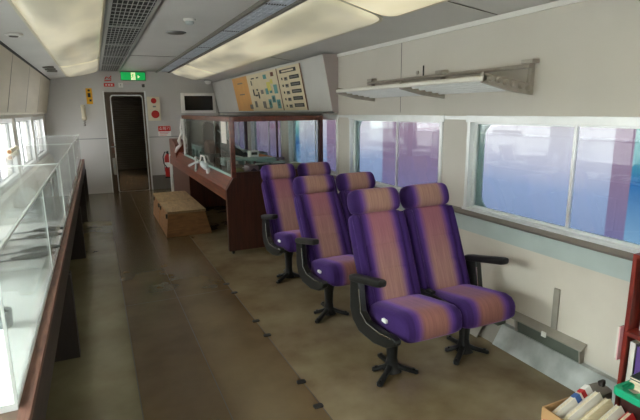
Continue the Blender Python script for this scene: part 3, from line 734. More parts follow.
# ------------------------------------------------------------------ train seats
CX, CY = 1.805, 2.2
def make_seat():
    root = thing('double_passenger_chair', (CX,CY,0), 'nearest purple and tan double train seat with headrests', 'train seat', 'double train seats in a row')
    for sx in (-.2, .204):
        x = CX+sx
        # cushion, lofted front to back with rounded nose, tilted
        def cs(y, zt, zb, hw): return ((x,y,(zt+zb)/2),(hw,0,0),(0,0,(zt-zb)/2))
        q = MB()
        q.loft([cs(2.39,.43,.33,.17),cs(2.385,.445,.325,.185),cs(2.36,.455,.32,.194),cs(2.25,.475,.325,.197),cs(2.12,.495,.335,.198),cs(2.05,.505,.34,.198),cs(2.01,.495,.343,.197),cs(1.988,.475,.35,.193),cs(1.976,.45,.362,.186),cs(1.97,.425,.385,.17)], n=36, e=5.5)
        q.build('seat_cushion', M['plush_seat'], root, origin=(x,2.2,.4))
        # backrest
        py, pz = 2.40, .42
        up = Vector((0,.235,.56)).normalized(); nv = Vector((0,up.z,-up.y))
        L = .60
        secs = []
        for s, hw, th in [(-.07,.165,.03),(-.065,.18,.045),(-.04,.188,.055),(.02,.19,.06),(.12,.192,.06),(.185,.193,.06),(.195,.191,.0565),(.205,.193,.06),(.30,.194,.062),(.345,.194,.062),(.355,.192,.058),(.365,.194,.062),(.45,.194,.062),(.52,.19,.058),(.545,.186,.055),(.56,.176,.046),(.568,.155,.03)]:
            secs.append((Vector((x,py+.025,pz))+up*s,(hw,0,0),nv*th))
        q = MB(); q.loft(secs, n=36, e=4.5)
        # raised side bolsters
        for bx in (-1, 1):
            bs = []
            for s, r in [(-.04,.012),(0,.026),(.2,.030),(.4,.030),(.52,.026),(.55,.012)]:
                bs.append((Vector((x+bx*.168,py+.025,pz))+up*s-nv*.042,(.024,0,0),nv*r*1.1))
            q.loft(bs, n=16, e=2.3)
        back = q.build('backrest', M['plush_back'], root, origin=(x,py,pz))
        # headrest pillow lofted sideways
        hc = Vector((x,py+.005,pz))+up*.648
        hs = []
        for dx, r in [(-.176,.45),(-.172,.68),(-.160,.88),(-.14,.97),(-.10,.99),(0,1.0),(.10,.99),(.14,.97),(.160,.88),(.172,.68),(.176,.45)]:
            hs.append((hc+Vector((dx,0,0)),up*.082*r,nv*.068*r))
        q = MB(); q.loft(hs, n=24, e=2.7); q.build('headrest', M['plush_head'], back, origin=tuple(hc))
        q = MB(); q.loft([(Vector((x,py+.025,pz))+up*a+nv*(-1)*-.062,(w_,0,0),nv*.012) for a,w_ in ((-.06,.15),(-.04,.17),(.3,.178),(.5,.17),(.53,.14))], n=20, e=5); q.build('back_shell', M['black'], back)
    # armrests : side plate, pad
    for sx in (-1, 1):
        xa = CX+sx*.452
        q = MB()
        poly = [(2.475,.595),(2.475,.40),(2.44,.335),(2.36,.287),(2.19,.285),(2.06,.315),(1.975,.365),(1.965,.395),(2.0,.405),(2.12,.385),(2.27,.385),(2.335,.425),(2.36,.56),(2.37,.60)]
        if sx > 0: poly = [(2.475,.595),(2.475,.40),(2.44,.335),(2.36,.31),(2.28,.31),(2.26,.34),(2.31,.38),(2.335,.425),(2.36,.56),(2.37,.60)]
        q.prism(poly, 'X', xa-.022, xa+.022)
        arm = q.build('armrest', M['black'], root, bev=.008, smooth=30)
        q = MB()
        ss = []
        for y, k in [(2.49,.5),(2.48,.85),(2.44,1),(2.22,1),(2.155,1),(2.135,.85),(2.128,.5)]:
            z = .592+(2.48-y)*.20
            ss.append(((xa,y,z),(.031*k,0,0),(0,0,.024*k)))
        q.loft(ss, n=20, e=3.2); q.build('pad', M['black'], arm)
        q = MB(); q.tube([(xa-.024,2.36,.56),(xa-.024,2.335,.42),(xa-.024,2.26,.378)]+([(xa-.024,2.12,.378),(xa-.024,2.0,.398)] if sx < 0 else []), .0045, 6); q.build('metal_strip', M['chrome'], arm)
    q = MB(); q.box(CX-.39,2.14,.305,CX+.39,2.36,.335); q.box(CX-.015,2.10,.30,CX+.015,2.40,.47); q.build('under_frame', M['blackmetal'], root, bev=.006)
    q = MB(); q.cbox((CX-.0,2.29,.485),(.034,.06,.02)); q.build('recline_lever', M['black'], root, bev=.004)
    q = MB(); q.cbox((CX-.398,2.18,.415),(.03,.045,.02)); q.build('side_button', M['signwhite'], root, bev=.004)
    for sx in (-.27, .30):
        px = CX+sx; py = 2.3
        q = MB(); q.loft([((px,py-.02,.30),(.05,0,0),(0,.035,0)),((px,py,.2),(.034,0,0),(0,.03,0)),((px,py,.10),(.03,0,0),(0,.026,0)),((px,py,.04),(.036,0,0),(0,.04,0)),((px,py,.012),(.05,0,0),(0,.06,0))], n=16, e=3.5)
        leg = q.build('pedestal', M['blackmetal'], root)
        q = MB()
        for a, l in ((215, .19), (325, .15), (80, .19), (150, .11)):
            dx, dy = math.cos(math.radians(a)), math.sin(math.radians(a))
            p0 = Vector((px,py,.055)); p1 = Vector((px+dx*l,py+dy*l,.012)); r = Vector((-dy,dx,0))
            q.loft([(p0,r*.02,(0,0,.02)),((p0+p1)/2+Vector((0,0,-.004)),r*.017,(0,0,.014)),(p1,r*.02,(0,0,.012)),(p1+Vector((dx*.012,dy*.012,0)),r*.012,(0,0,.010))], n=12, e=3)
            q.cyl(p1+Vector((-dx*.015,-dy*.015,.01)),p1+Vector((-dx*.015,-dy*.015,.022)),.010,n=8)
        q.build('foot', M['blackmetal'], leg)
    return root
seat = make_seat()
for k, (dx, dy, rec, lab) in enumerate([(.025,.95,-7,'middle purple and tan double train seat of the row'),(.05,1.9,-7,'farthest purple and tan double train seat, beside the wooden cabinet')]):
    c = copy_tree(seat); c.location = seat.location+Vector((dx,dy,0)); c['label'] = lab
    for ch in c.children:
        if ch.name.startswith('backrest'): ch.rotation_euler = (math.radians(rec),0,0)

# ------------------------------------------------------------------ left display counter: tables and glass cases
TZ = .76; TX = -.25
wt = ['nearest','second','third','farthest']
for k, (y0, y1) in enumerate([(.95,3.40),(3.41,5.86),(5.87,8.0),(8.01,9.95)]):
    t = thing('display_table', (-.55,(y0+y1)/2,0), 'dark wooden display table under glass case, %s from the viewer' % wt[k] if k else 'dark wooden display table under glass case, nearest the viewer', 'table', 'display tables along the left wall')
    q = MB(); q.box(-.84,y0,TZ-.035,TX-.029,y1,TZ); q.build('tabletop', M['tablewood'], t, smooth=0)
    q = MB(); q.box(TX-.029,y0,TZ-.024,TX+.004,y1,TZ+.003); q.build('edge_strip', M['edgewood'], t, smooth=0)
    q = MB(); q.box(TX-.03,y0,TZ-.17,TX+.003,y1,TZ-.025); q.build('apron', M['underwood'], t, smooth=0)
    for yy in (y0+.005, y1-.045):
        q = MB(); q.box(-.80,yy,0,TX+.012,yy+.04,TZ-.18); q.box(-.80,yy,TZ-.18,TX-.031,yy+.04,TZ-.036); q.build('leg', M['legwood'], t, smooth=0)
CZ0, CZ1 = .765, 1.222
CXF, CXB = -.281, -.815
wc = ['nearest glass display case on the left tables, with white trays','middle glass display case along the left wall','farthest glass display case on the left, by the end wall']
for k, (y0, y1) in enumerate([(1.50,4.17),(4.19,6.86),(6.88,9.55)]):
    t = thing('glass_case', (-.56,(y0+y1)/2,TZ), wc[k], 'glass case', 'glass cases along the left wall')
    q = MB(); q.box(CXB,y0,TZ,CXF+.0,y1,TZ+.02); q.build('base_board', M['white'], t, smooth=0)
    z0 = TZ+.02
    q = MB(); q.box(CXF-.006,y0,z0,CXF,y1,CZ1-.006); q.build('front_glass', M['caseglass'], t, smooth=0)
    q = MB(); q.box(CXB,y0,CZ1-.006,CXF,y1,CZ1); q.build('top_glass', M['caseglass'], t, smooth=0)
    for yy in (y0, y1-.006):
        q = MB(); q.box(CXB,yy,z0,CXF-.006,yy+.006,CZ1-.006); q.build('end_glass', M['caseglass'], t, smooth=0)
    q = MB(); q.box(CXB,y0,z0,CXB+.006,y1,CZ1-.006); q.build('back_panel', M['caseglass'], t, smooth=0)
    q = MB()
    q.box(CXF-.007,y0,CZ1-.006,CXF+.002,y1,CZ1+.003); q.box(CXB,y0,CZ1-.004,CXF,y0+.008,CZ1+.002); q.box(CXB,y1-.008,CZ1-.004,CXF,y1,CZ1+.002)
    q.box(CXF-.006,y0-.001,z0,CXF+.002,y0+.006,CZ1); q.box(CXF-.006,y1-.006,z0,CXF+.002,y1+.001,CZ1)
    if k < 2: q.box(CXF-.005,(y0+y1)/2-.003,z0,CXF+.001,(y0+y1)/2+.003,CZ1)
    q.build('polished_edges', M['glassedge'], t, smooth=0)
# things inside the near case
zb = TZ+.02
def tray(x0,y0,x1,y1,h,label,m='white'):
    q = MB(); q.box(x0,y0,zb,x1,y1,zb+h); o = q.build('display_plinth', M[m], None, origin=((x0+x1)/2,(y0+y1)/2,zb), bev=.003); return tag(o,label,'plinth','white display plinths in the glass cases')
tray(-.70,3.40,-.34,3.80,.02,'low white plinth holding two dark tools, farther one')
tray(-.68,2.90,-.33,3.30,.02,'low white plinth holding two dark tools, nearer one')
tray(-.72,4.45,-.40,5.4,.05,'pale grey plinth under the grey instrument','palegrey')
tray(-.75,7.2,-.40,8.4,.06,'long white plinth in the farthest glass case')
def tool(x,y,ang,L,label):
    c = Vector((x,y,zb+.02+.016)); d = Vector((math.cos(ang),math.sin(ang),0)); r = Vector((-d.y,d.x,0))
    t = thing('hand_tool', (x,y,zb+.02), label, 'tool', 'dark tools in the near glass case')
    q = MB(); q.loft([(c+d*(s*L),r*w,(0,0,w*.8)) for s,w in ((-.1,.010),(.0,.016),(.2,.020),(.4,.018),(.5,.008))], n=14, e=2.4); q.build('handle', M['tool'], t)
    q = MB(); q.loft([(c-Vector((0,0,.004))+d*(s*L),r*w,(0,0,.005)) for s,w in ((-.55,.004),(-.45,.012),(-.25,.014),(-.1,.008))], n=12, e=2.4); q.build('blade', M['grey'], t)
tool(-.44,3.52,.10,.34,'dark long tool on farther plinth, nearer of two')
tool(-.42,3.71,.08,.30,'dark long tool on farther plinth, one nearer the aisle end')
tool(-.46,3.02,.2,.36,'dark long tool on nearer plinth, closest to the viewer')
tool(-.43,3.17,.18,.34,'dark long tool on nearer plinth, just behind the closest')
t = thing('measuring_instrument', (-.56,4.8,zb+.05), 'grey measuring instrument with round dial inside glass case', 'instrument')
q = MB(); q.box(-.68,4.6,zb+.05,-.46,4.95,zb+.17); q.build('body', M['grey'], t, bev=.012)
q = MB(); q.lathe((-.57,4.6,zb+.16), [(.07,0),(.07,-.03),(.06,-.034),(.002,-.03)], axis='Y'); q.build('dial', M['palegrey'], t)
q = MB(); q.tube([(-.5,4.9,zb+.17),(-.5,4.9,zb+.24),(-.5,4.65,zb+.24),(-.5,4.65,zb+.17)], .010); q.build('handle', M['black'], t)
t = thing('gauge_unit', (-.67,3.1,zb), 'dark grey gauge unit at back of the near glass case', 'instrument')
q = MB(); q.box(-.79,2.7,zb,-.70,3.6,zb+.16); q.build('body', M['grey'], t, bev=.012)
q = MB()
for yy in (2.85,3.1,3.35): q.lathe((-.70,yy,zb+.10), [(.04,0),(.04,.014),(.034,.016),(.002,.014)], axis='X')
q.build('gauge', M['tool'], t)
t = thing('projector_lamp', (-.66,2.25,zb), 'round dark metal lamp housing in near glass case', 'lamp')
q = MB(); q.lathe((-.66,2.25,zb), [(.08,0),(.09,.02),(.06,.05),(.07,.12),(.04,.17),(.002,.175)]); q.build('housing', M['palegrey'], t)
q = MB(); q.cyl((-.60,2.22,zb+.10),(-.55,2.20,zb+.10),.035,.04); q.build('lens', M['tool'], t)
t = thing('small_beaker', (-.40,2.12,zb), 'small grey metal cup near aisle side of near glass case', 'cup')
q = MB(); q.lathe((-.40,2.12,zb), [(.026,0),(.03,.004),(.034,.07),(.031,.07),(.027,.008),(.001,.008)]); q.build('cup', M['grey'], t)
t = thing('cable_bundle', (-.47,4.35,zb), 'pale looped cable with plug inside the glass case', 'cable')
q = MB(); q.tube([(-.50+.09*math.cos(a*.5)*(1-a*.02),4.32+.16*math.sin(a*.5),zb+.012+.004*a) for a in range(26)], .009); q.build('coil', M['palegrey'], t)
q = MB(); q.box(-.38,4.25,zb,-.34,4.32,zb+.03); q.build('plug', M['black'], t, bev=.004)
t = thing('ticket_machine', (-.6,6.0,zb), 'grey ticket punching machine in the middle glass case', 'machine')
q = MB(); q.prism([(5.8,zb),(6.25,zb),(6.25,zb+.26),(6.0,zb+.26),(5.8,zb+.12)], 'X', -.72, -.48); q.build('body', M['grey'], t, bev=.01)
q = MB(); q.tube([(-.46,6.0,zb+.15),(-.43,6.0,zb+.2),(-.43,5.9,zb+.28)], .012); q.build('lever', M['black'], t)
t = thing('framed_document', (-.60,5.3,zb+.05), 'white document board leaning inside the middle glass case', 'document')
rm = Matrix.Rotation(math.radians(-25), 3, 'X')
q = MB(); q.cbox((-.60,5.45,zb+.15),(.26,.012,.30),0,rm); q.build('board', M['signwhite'], t)
q = MB(); q.cbox((-.60,5.441,zb+.152),(.2,.004,.22),0,rm); q.build('print', M['pgrey'], t)
t = thing('signal_lantern', (-.58,7.8,zb+.06), 'dark signal lantern with handle in the farthest glass case', 'lantern')
q = MB(); q.lathe((-.58,7.8,zb+.06), [(.07,0),(.075,.02),(.06,.03),(.06,.16),(.04,.20),(.002,.22)]); q.build('body', M['modeldark'], t)
q = MB(); q.tube([(-.65,7.8,zb+.2),(-.64,7.8,zb+.27),(-.58,7.8,zb+.30),(-.52,7.8,zb+.27),(-.51,7.8,zb+.2)], .006); q.build('handle', M['blackmetal'], t)
# roll of paper resting on case top by the window
t = thing('paper_roll', (-.76,5.6,CZ1), 'beige paper roll lying on glass case by left window', 'paper roll')
q = MB(); q.cyl((-.76,5.35,CZ1+.026),(-.78,5.95,CZ1+.026),.024); q.build('roll', M['cream'], t)
q = MB(); q.cyl((-.7595,5.345,CZ1+.026),(-.7605,5.36,CZ1+.026),.018); q.build('core', M['cardin'], t)

# ------------------------------------------------------------------ wooden show cabinet
KX0, KX1, KY0, KY1 = 1.25, 2.435, 5.2, 9.75
cab = thing('show_cabinet', (1.8,7.4,0), 'large red brown wooden console cabinet with glass case on top', 'cabinet')
q = MB(); q.prism([(KX0,.04),(KX1,.04),(KX1,.88),(1.335,.88),(KX0,.745)], 'Y', KY0, KY0+.06); q.build('end_panel', M['darkwood'], cab, bev=.004, smooth=0)
q = MB(); q.prism([(KX0+.002,.62),(KX0+.03,.62),(KX0+.03,.72),(1.36,.86),(1.36,.885),(1.335,.885),(KX0+.002,.748)], 'Y', KY0+.06, KY1); q.build('console_ledge', M['redwood'], cab, bev=.006, smooth=0)
q = MB(); q.box(1.335,KY0+.06,.82,KX1,KY1,.88); q.build('deck', M['redwood'], cab, smooth=0)
q = MB(); q.box(1.55,KY0+.06,.50,1.58,7.9,.82); q.build('knee_panel', M['darkwood'], cab, smooth=0)
q = MB(); q.box(1.30,7.9,.05,2.38,KY1-.03,.82); q.build('rear_cupboard', M['darkwood'], cab, smooth=0)
q = MB(); q.box(2.30,KY0+.06,.3,2.34,7.9,.82); q.build('rear_panel', M['darkwood'], cab, smooth=0)
q = MB(); q.box(1.245,KY1-.03,0,1.29,KY1,.80); q.build('end_post', M['signwhite'], cab, smooth=0)
q = MB(); q.prism([(9.0,.75),(9.0,1.02),(9.35,1.10),(9.75,1.10),(9.75,.75)], 'X', 1.27, 1.46); q.build('end_block', M['redwood'], cab, bev=.01, smooth=0)
for x in (1.29, 2.33):
    q = MB(); q.cyl((x,5.235,.02),(x+.022,5.235,.02),.02); q.box(x-.004,5.22,.02,x+.026,5.25,.045); q.build('caster', M['black'], cab)
GX0, GX1, GY1, GZ = 1.318, 2.435, 8.4, 1.545
PW = .05
q = MB()
q.box(GX0,KY0,GZ-.055,GX1,KY0+PW,GZ); q.box(GX0,GY1-PW,GZ-.055,GX1,GY1,GZ); q.box(GX0,KY0+PW,GZ-.055,GX0+PW,GY1-PW,GZ); q.box(GX1-PW,KY0+PW,GZ-.055,GX1,GY1-PW,GZ)
q.build('top_rail', M['redwood'], cab, smooth=0, bev=.003)
for x, y, m in ((GX0,KY0,'redwood'),(GX1-PW,KY0,'darkwood'),(GX1-PW,GY1-PW,'darkwood')):
    q = MB(); q.box(x,y,.88,x+PW,y+PW,GZ-.055); q.build('post', M[m], cab, smooth=0, bev=.003)
q = MB(); q.box(GX0+.005,GY1-.04,.88,GX0+.03,GY1-.015,GZ-.055); q.build('post', M['signwhite'], cab, smooth=0)
q = MB(); q.box(GX1-.03,6.75,.88,GX1-.005,6.78,GZ-.055); q.build('post', M['redwood'], cab, smooth=0)
q = MB(); q.prism([(KY0,.88),(KY0+PW,.88),(KY0+PW,.935),(KY0,.935)], 'X', GX0+PW, GX1-PW); q.build('bottom_rail', M['darkwood'], cab, smooth=0)
q = MB(); q.prism([(KY0+PW,.88),(GY1-PW,.88),(GY1-PW,.905),(KY0+PW,.905)], 'X', GX0+.004, GX0+.03); q.build('glass_channel', M['modelteal'], cab, smooth=0)
q = MB(); q.box(GX0+PW,KY0+.02,.935,GX1-PW,KY0+.026,GZ-.055); q.build('glass', M['cabglass'], cab, smooth=0)
q = MB(); q.box(GX0+.014,KY0+PW,.905,GX0+.020,GY1-PW,GZ-.055); q.build('glass', M['cabglass'], cab, smooth=0)
q = MB(); q.box(GX0+PW,GY1-.03,.88,GX1-PW,GY1-.024,GZ-.055); q.build('glass', M['cabglass'], cab, smooth=0)
q = MB(); q.box(GX0+.005,KY0+.005,GZ-.004,GX1-.005,GY1-.005,GZ+.003); q.build('top_glass', M['cabglass'], cab, smooth=0)
q = MB(); q.box(GX0+.0125,5.42,1.24,GX0+.0135,5.66,1.488); o = q.build('paper_notice', M['paper'], None, origin=(GX0+.012,5.5,1.19)); tag(o, 'cream paper notice stuck on cabinet glass near corner post', 'notice')
# contents
ZD = .88
SHIFT = {'train_model': 0.1, 'plan_board': 0.14, 'beam_model': 0.29, 'bridge_model': 0.21, 'cabin_model': 0.46, 'engine_block': 0.48, 'crane_model': 0.6, 'station_model': 0.5, 'shed_model': 0.5, 'engine_model': 0.66, 'signal_board': 0.6, 'viaduct_model': 0.2}
def model(name, loc, label, cat, parts):
    t = thing(name, loc, label, cat, 'models inside the wooden cabinet')
    for nm, fn, m, bv in parts:
        q = MB(); fn(q); q.build(nm, M[m], t, bev=bv)
    t.location.y += SHIFT.get(name, 0)
    return t
model('bridge_model', (1.75,6.3,ZD), 'long pale teal bridge model inside cabinet glass', 'model', [
    ('deck', lambda q: q.prism([(1.42,.99),(2.10,.97),(2.10,1.0),(1.42,1.02)], 'Y', 5.72, 5.98), 'modelteal', .003),
    ('girder', lambda q: [q.box(1.42+.12*k,5.73,.93,1.435+.12*k,5.97,.985) for k in range(6)], 'modelteal', 0),
    ('pier', lambda q: [q.box(x,5.78,ZD,x+.06,5.92,.985) for x in (1.5,1.95)], 'palegrey', .004)])
model('track_model', (1.9,7.2,ZD), 'pale green model of a curved railway track in cabinet', 'model', [
    ('bed', lambda q: q.tube([(1.62,8.3,.96),(1.9,7.9,.97),(2.1,7.2,.97),(2.25,6.8,.96)], .035, 8), 'modelteal', 0),
    ('rail', lambda q: [q.tube([(1.62+d,8.3,1.0),(1.9+d,7.9,1.012),(2.1+d,7.2,1.012),(2.25+d,6.8,1.0)], .008, 6) for d in (-.02,.02)], 'grey', 0),
    ('support', lambda q: [q.cyl((x,y,ZD),(x,y,.95),.025) for x,y in ((1.64,8.27),(1.95,7.75),(2.22,6.88))], 'modeldark', 0)])
model('signal_board', (1.6,7.0,ZD), 'dark slanted control board standing at back of cabinet', 'model', [
    ('board', lambda q: q.prism([(1.45,ZD),(1.86,ZD),(1.60,1.42),(1.50,1.46),(1.43,1.40)], 'Y', 6.62, 6.70), 'modeldark', .006),
    ('frame', lambda q: q.tube([(1.88,6.6,ZD),(1.64,6.6,1.42)], .014), 'modelgrey', 0)])
model('engine_model', (1.62,6.2,ZD), 'dark brown engine model lying behind the bridge model', 'model', [
    ('body', lambda q: q.prism([(6.12,1.02),(6.5,1.02),(6.5,1.14),(6.38,1.2),(6.2,1.16)], 'X', 1.42, 1.80), 'modelbrown', .01),
    ('chassis', lambda q: q.box(1.42,6.1,ZD+.03,1.95,6.52,1.02), 'modeldark', .005),
    ('wheel', lambda q: [q.cyl((x,6.1,ZD+.05),(x,6.08,ZD+.05),.05) for x in (1.5,1.64,1.78,1.9)], 'blackmetal', 0)])
model('station_model', (1.82,5.62,ZD), 'small white station model with box roof in cabinet', 'model', [
    ('walls', lambda q: q.box(1.70,6.02,ZD,1.86,6.2,1.06), 'tagwhite', .004),
    ('roof', lambda q: q.prism([(1.69,1.06),(1.87,1.06),(1.87,1.075),(1.78,1.10),(1.69,1.075)], 'Y', 6.01, 6.21), 'modelteal', 0)])
model('shed_model', (2.1,6.0,ZD), 'orange roofed shed model in middle of cabinet', 'model', [
    ('walls', lambda q: q.box(2.0,5.92,ZD,2.17,6.1,.955), 'modelbrown', .004),
    ('roof', lambda q: q.prism([(1.99,.955),(2.18,.955),(2.16,.99),(2.085,1.01),(2.01,.99)], 'Y', 5.9, 6.12), 'modelorange', 0)])
model('mound_model', (2.15,5.5,ZD), 'mossy green model hillside at front right in cabinet', 'model', [
    ('hill', lambda q: q.loft([((2.12,5.45,ZD),(.22,0,0),(0,.14,0)),((2.14,5.46,.92),(.20,0,0),(0,.12,0)),((2.18,5.48,.955),(.14,0,0),(0,.08,0)),((2.2,5.48,.97),(.06,0,0),(0,.03,0))], e=2.3, n=20), 'modelmoss', 0),
    ('rocks', lambda q: [q.cbox((2.0+.07*k,5.36,ZD+.015),(.04,.05,.03),0,Matrix.Rotation(k,3,'Z')) for k in range(4)], 'pgrey', .005)])
model('tunnel_model', (1.5,5.5,ZD), 'greyish purple tunnel block at left front inside cabinet', 'model', [
    ('block', lambda q: q.box(1.56,5.36,ZD,1.68,5.56,.98), 'modelgrey', .006),
    ('portal', lambda q: q.prism([(1.585,ZD),(1.655,ZD),(1.655,.93),(1.62,.955),(1.585,.93)], 'Y', 5.352, 5.361), 'dark', 0)])
model('rock_model', (1.44,5.45,ZD), 'rounded tan rock model against the near cabinet post', 'model', [
    ('rock', lambda q: q.loft([((1.46,5.42,ZD),(.06,0,0),(0,.08,0)),((1.46,5.42,.93),(.055,0,0),(0,.07,0)),((1.46,5.43,.96),(.02,0,0),(0,.03,0))], e=2.4, n=16), 'modelmoss', 0),
    ('shrub', lambda q: q.lathe((1.45,5.53,ZD), [(.01,0),(.03,.03),(.025,.06),(.002,.075)], n=12), 'modeldark', 0)])
model('train_model', (2.0,5.75,ZD), 'dark green model train set along the cabinet front', 'model', [
    ('coach', lambda q: [q.box(1.72+.2*k,5.50,.90,1.90+.2*k,5.57,.965) for k in range(2)], 'modeldark', .008),
    ('roof', lambda q: [q.box(1.725+.2*k,5.505,.965,1.895+.2*k,5.565,.975) for k in range(2)], 'palegrey', .004),
    ('wheel', lambda q: [q.cyl((1.75+.05*k,5.50,.892),(1.75+.05*k,5.495,.892),.012) for k in range(7)], 'blackmetal', 0)])
model('viaduct_model', (1.8,7.9,ZD), 'light teal arched viaduct model at far end of cabinet', 'model', [
    ('arches', lambda q: [q.prism([(7.2+.3*k,ZD),(7.25+.3*k,ZD),(7.28+.3*k,1.0),(7.42+.3*k,1.0),(7.45+.3*k,ZD),(7.5+.3*k,ZD),(7.5+.3*k,1.06),(7.2+.3*k,1.06)], 'X', 1.44, 1.52) for k in range(3)], 'modelteal', 0),
    ('parapet', lambda q: q.box(1.43,7.2,1.06,1.53,8.1,1.08), 'palegrey', 0)])
model('tower_model', (1.6,8.1,ZD), 'dark model tower at the far left of cabinet', 'model', [
    ('tower', lambda q: q.box(1.58,7.5,ZD,1.72,7.75,1.28), 'modeldark', .01),
    ('cap', lambda q: q.prism([(1.56,1.28),(1.74,1.28),(1.65,1.36)], 'Y', 7.48, 7.77), 'modelbrown', 0)])
model('crane_model', (1.62,6.0,ZD), 'black crane arm model leaning at left of cabinet front', 'model', [
    ('arm', lambda q: q.prism([(1.42,1.40),(1.46,1.42),(1.62,1.16),(1.95,.99),(1.90,.96),(1.56,1.06),(1.42,1.16)], 'Y', 5.78, 5.84), 'modeldark', .006),
    ('strut', lambda q: q.tube([(1.45,5.76,1.36),(1.80,5.76,1.06)], .012), 'palegrey', 0),
    ('base', lambda q: q.box(1.42,5.74,ZD,1.58,5.88,1.0), 'modelbrown', .006)])
model('plan_board', (1.9,5.66,ZD), 'white plan sheets laid on the cabinet deck in front', 'model', [
    ('sheet', lambda q: q.prism([(1.62,ZD+.03),(2.22,ZD+.03),(2.22,ZD+.036),(1.62,ZD+.036)], 'Y', 5.58, 5.71), 'tagwhite', 0),
    ('batten', lambda q: q.box(1.62,5.56,ZD,2.22,5.58,ZD+.05), 'modelteal', .003)])
model('cabin_model', (1.9,5.8,ZD), 'bright white cabin model beside the orange block in cabinet', 'model', [
    ('cabin', lambda q: q.box(1.83,5.74,.985,1.95,5.86,1.085), 'tagwhite', .006),
    ('window', lambda q: q.box(1.85,5.736,1.03,1.93,5.7405,1.065), 'modeldark', 0),
    ('stand', lambda q: q.box(1.85,5.76,ZD,1.93,5.84,.985), 'modelgrey', 0)])
model('engine_block', (2.1,5.8,ZD), 'orange machine block on dark stand in cabinet', 'model', [
    ('block', lambda q: q.box(2.03,5.74,.93,2.15,5.86,1.0), 'modelorange', .012),
    ('stand', lambda q: q.box(2.0,5.72,ZD,2.2,5.88,.93), 'modeldark', .004),
    ('shaft', lambda q: q.cyl((2.15,5.8,.965),(2.42-.08,5.8,.955),.018), 'modelgrey', 0)])
model('beam_model', (1.7,5.45,ZD), 'pale teal beam lying slantwise behind near cabinet glass', 'model', [
    ('beam', lambda q: q.prism([(1.40,1.045),(2.2,.955),(2.2,.935),(1.40,1.02)], 'Y', 5.585, 5.62), 'modelteal', .002),
    ('foot', lambda q: [q.box(x,5.585,ZD,x+.03,5.62,z) for x,z in ((1.44,1.01),(2.12,.945))], 'palegrey', 0)])
# white gadget on ledge, and hanging tag strip at far end
t = thing('jointed_gadget', (1.30,7.7,.80), 'white jointed plastic gadget lying on the sloped wooden ledge', 'gadget')
lz = lambda x: .748+(x-1.252)*(.885-.748)/(1.335-1.252)
q = MB(); q.tube([(1.262,8.35,lz(1.262)+.022),(1.30,8.05,lz(1.30)+.03),(1.31,7.75,lz(1.31)+.05)], [.02,.016,.018]); q.tube([(1.25,7.75,.77),(1.30,7.95,.86),(1.32,8.1,.93)], .018); q.build('arm', M['palegrey'], t)
q = MB(); q.loft([((1.31,7.6,.89),(.02,0,0),(0,0,.02)),((1.31,7.5,.89),(.045,0,0),(0,0,.045)),((1.305,7.25,.875),(.05,0,0),(0,0,.045)),((1.30,7.15,.86),(.02,0,0),(0,0,.02))], e=2.4, n=18); q.build('body', M['palegrey'], t)
q = MB(); q.lathe((1.285,7.05,.84), [(.025,-.03),(.03,0),(.02,.03)], n=12); q.build('knob', M['tagwhite'], t)
q = MB(); q.tube([(1.31,7.7,.9),(1.31,7.6,1.0),(1.31,7.4,1.0),(1.31,7.3,.91)], .012); q.build('loop_handle', M['tagwhite'], t)
t.location.y -= .75
t = thing('hanging_strip', (1.30,8.5,1.5), 'curled white plastic strip hanging at far cabinet corner', 'strip')
q = MB(); q.tube([(1.345,8.46,1.50),(1.325,8.47,1.42),(1.31,8.5,1.33),(1.33,8.5,1.26),(1.30,8.52,1.2)], [.03,.022,.018,.028,.018]); q.build('upper_curl', M['tagwhite'], t)
q = MB(); q.tube([(1.30,8.52,1.2),(1.275,8.55,1.12),(1.30,8.6,1.04),(1.27,8.75,.98),(1.255,8.9,.9)], [.02,.032,.022,.03,.018]); q.build('lower_curl', M['paper'], t)

# ------------------------------------------------------------------ wooden step boxes
def step_box(y0, y1, label):
    t = thing('step_box', (.99,(y0+y1)/2,0), label, 'step box', 'plywood step boxes by the cabinet')
    H = .34
    q = MB()
    xb0, xb1, xt0, xt1 = .71, 1.29, .745, 1.215
    q.prism([(xb0,0),(xb1,0),(xt1,H-.03),(xt0,H-.03)], 'Y', y0, y1); q.build('body', M['benchwood'], t, smooth=0, bev=.004)
    q = MB(); q.box(xt0-.012,y0-.012,H-.03,xt1+.012,y1+.004,H); q.build('lid', M['benchtop'], t, smooth=0, bev=.003)
    q = MB()
    for yy in (y0+.06, y1-.12): q.prism([(yy,H-.10),(yy+.06,H-.10),(yy+.06,H-.05),(yy,H-.05)], 'X', xt0-.022, xt0+.03)
    q.build('hand_hole', M['dark'], t, smooth=0)
    for P in ([(xb0-.003,0),(xb0+.02,0),(xt0+.02,H-.035),(xt0-.003,H-.035)], [(xb1-.02,0),(xb1+.003,0),(xt1+.003,H-.035),(xt1-.02,H-.035)]):
        q = MB(); q.prism(P, 'Y', y0-.006, y0); q.build('end_batten', M['benchwood'], t, smooth=0)
step_box(6.32, 7.14, 'nearer plywood step box with sloping sides by the cabinet')
step_box(7.17, 7.98, 'farther plywood step box with sloping sides by the cabinet')

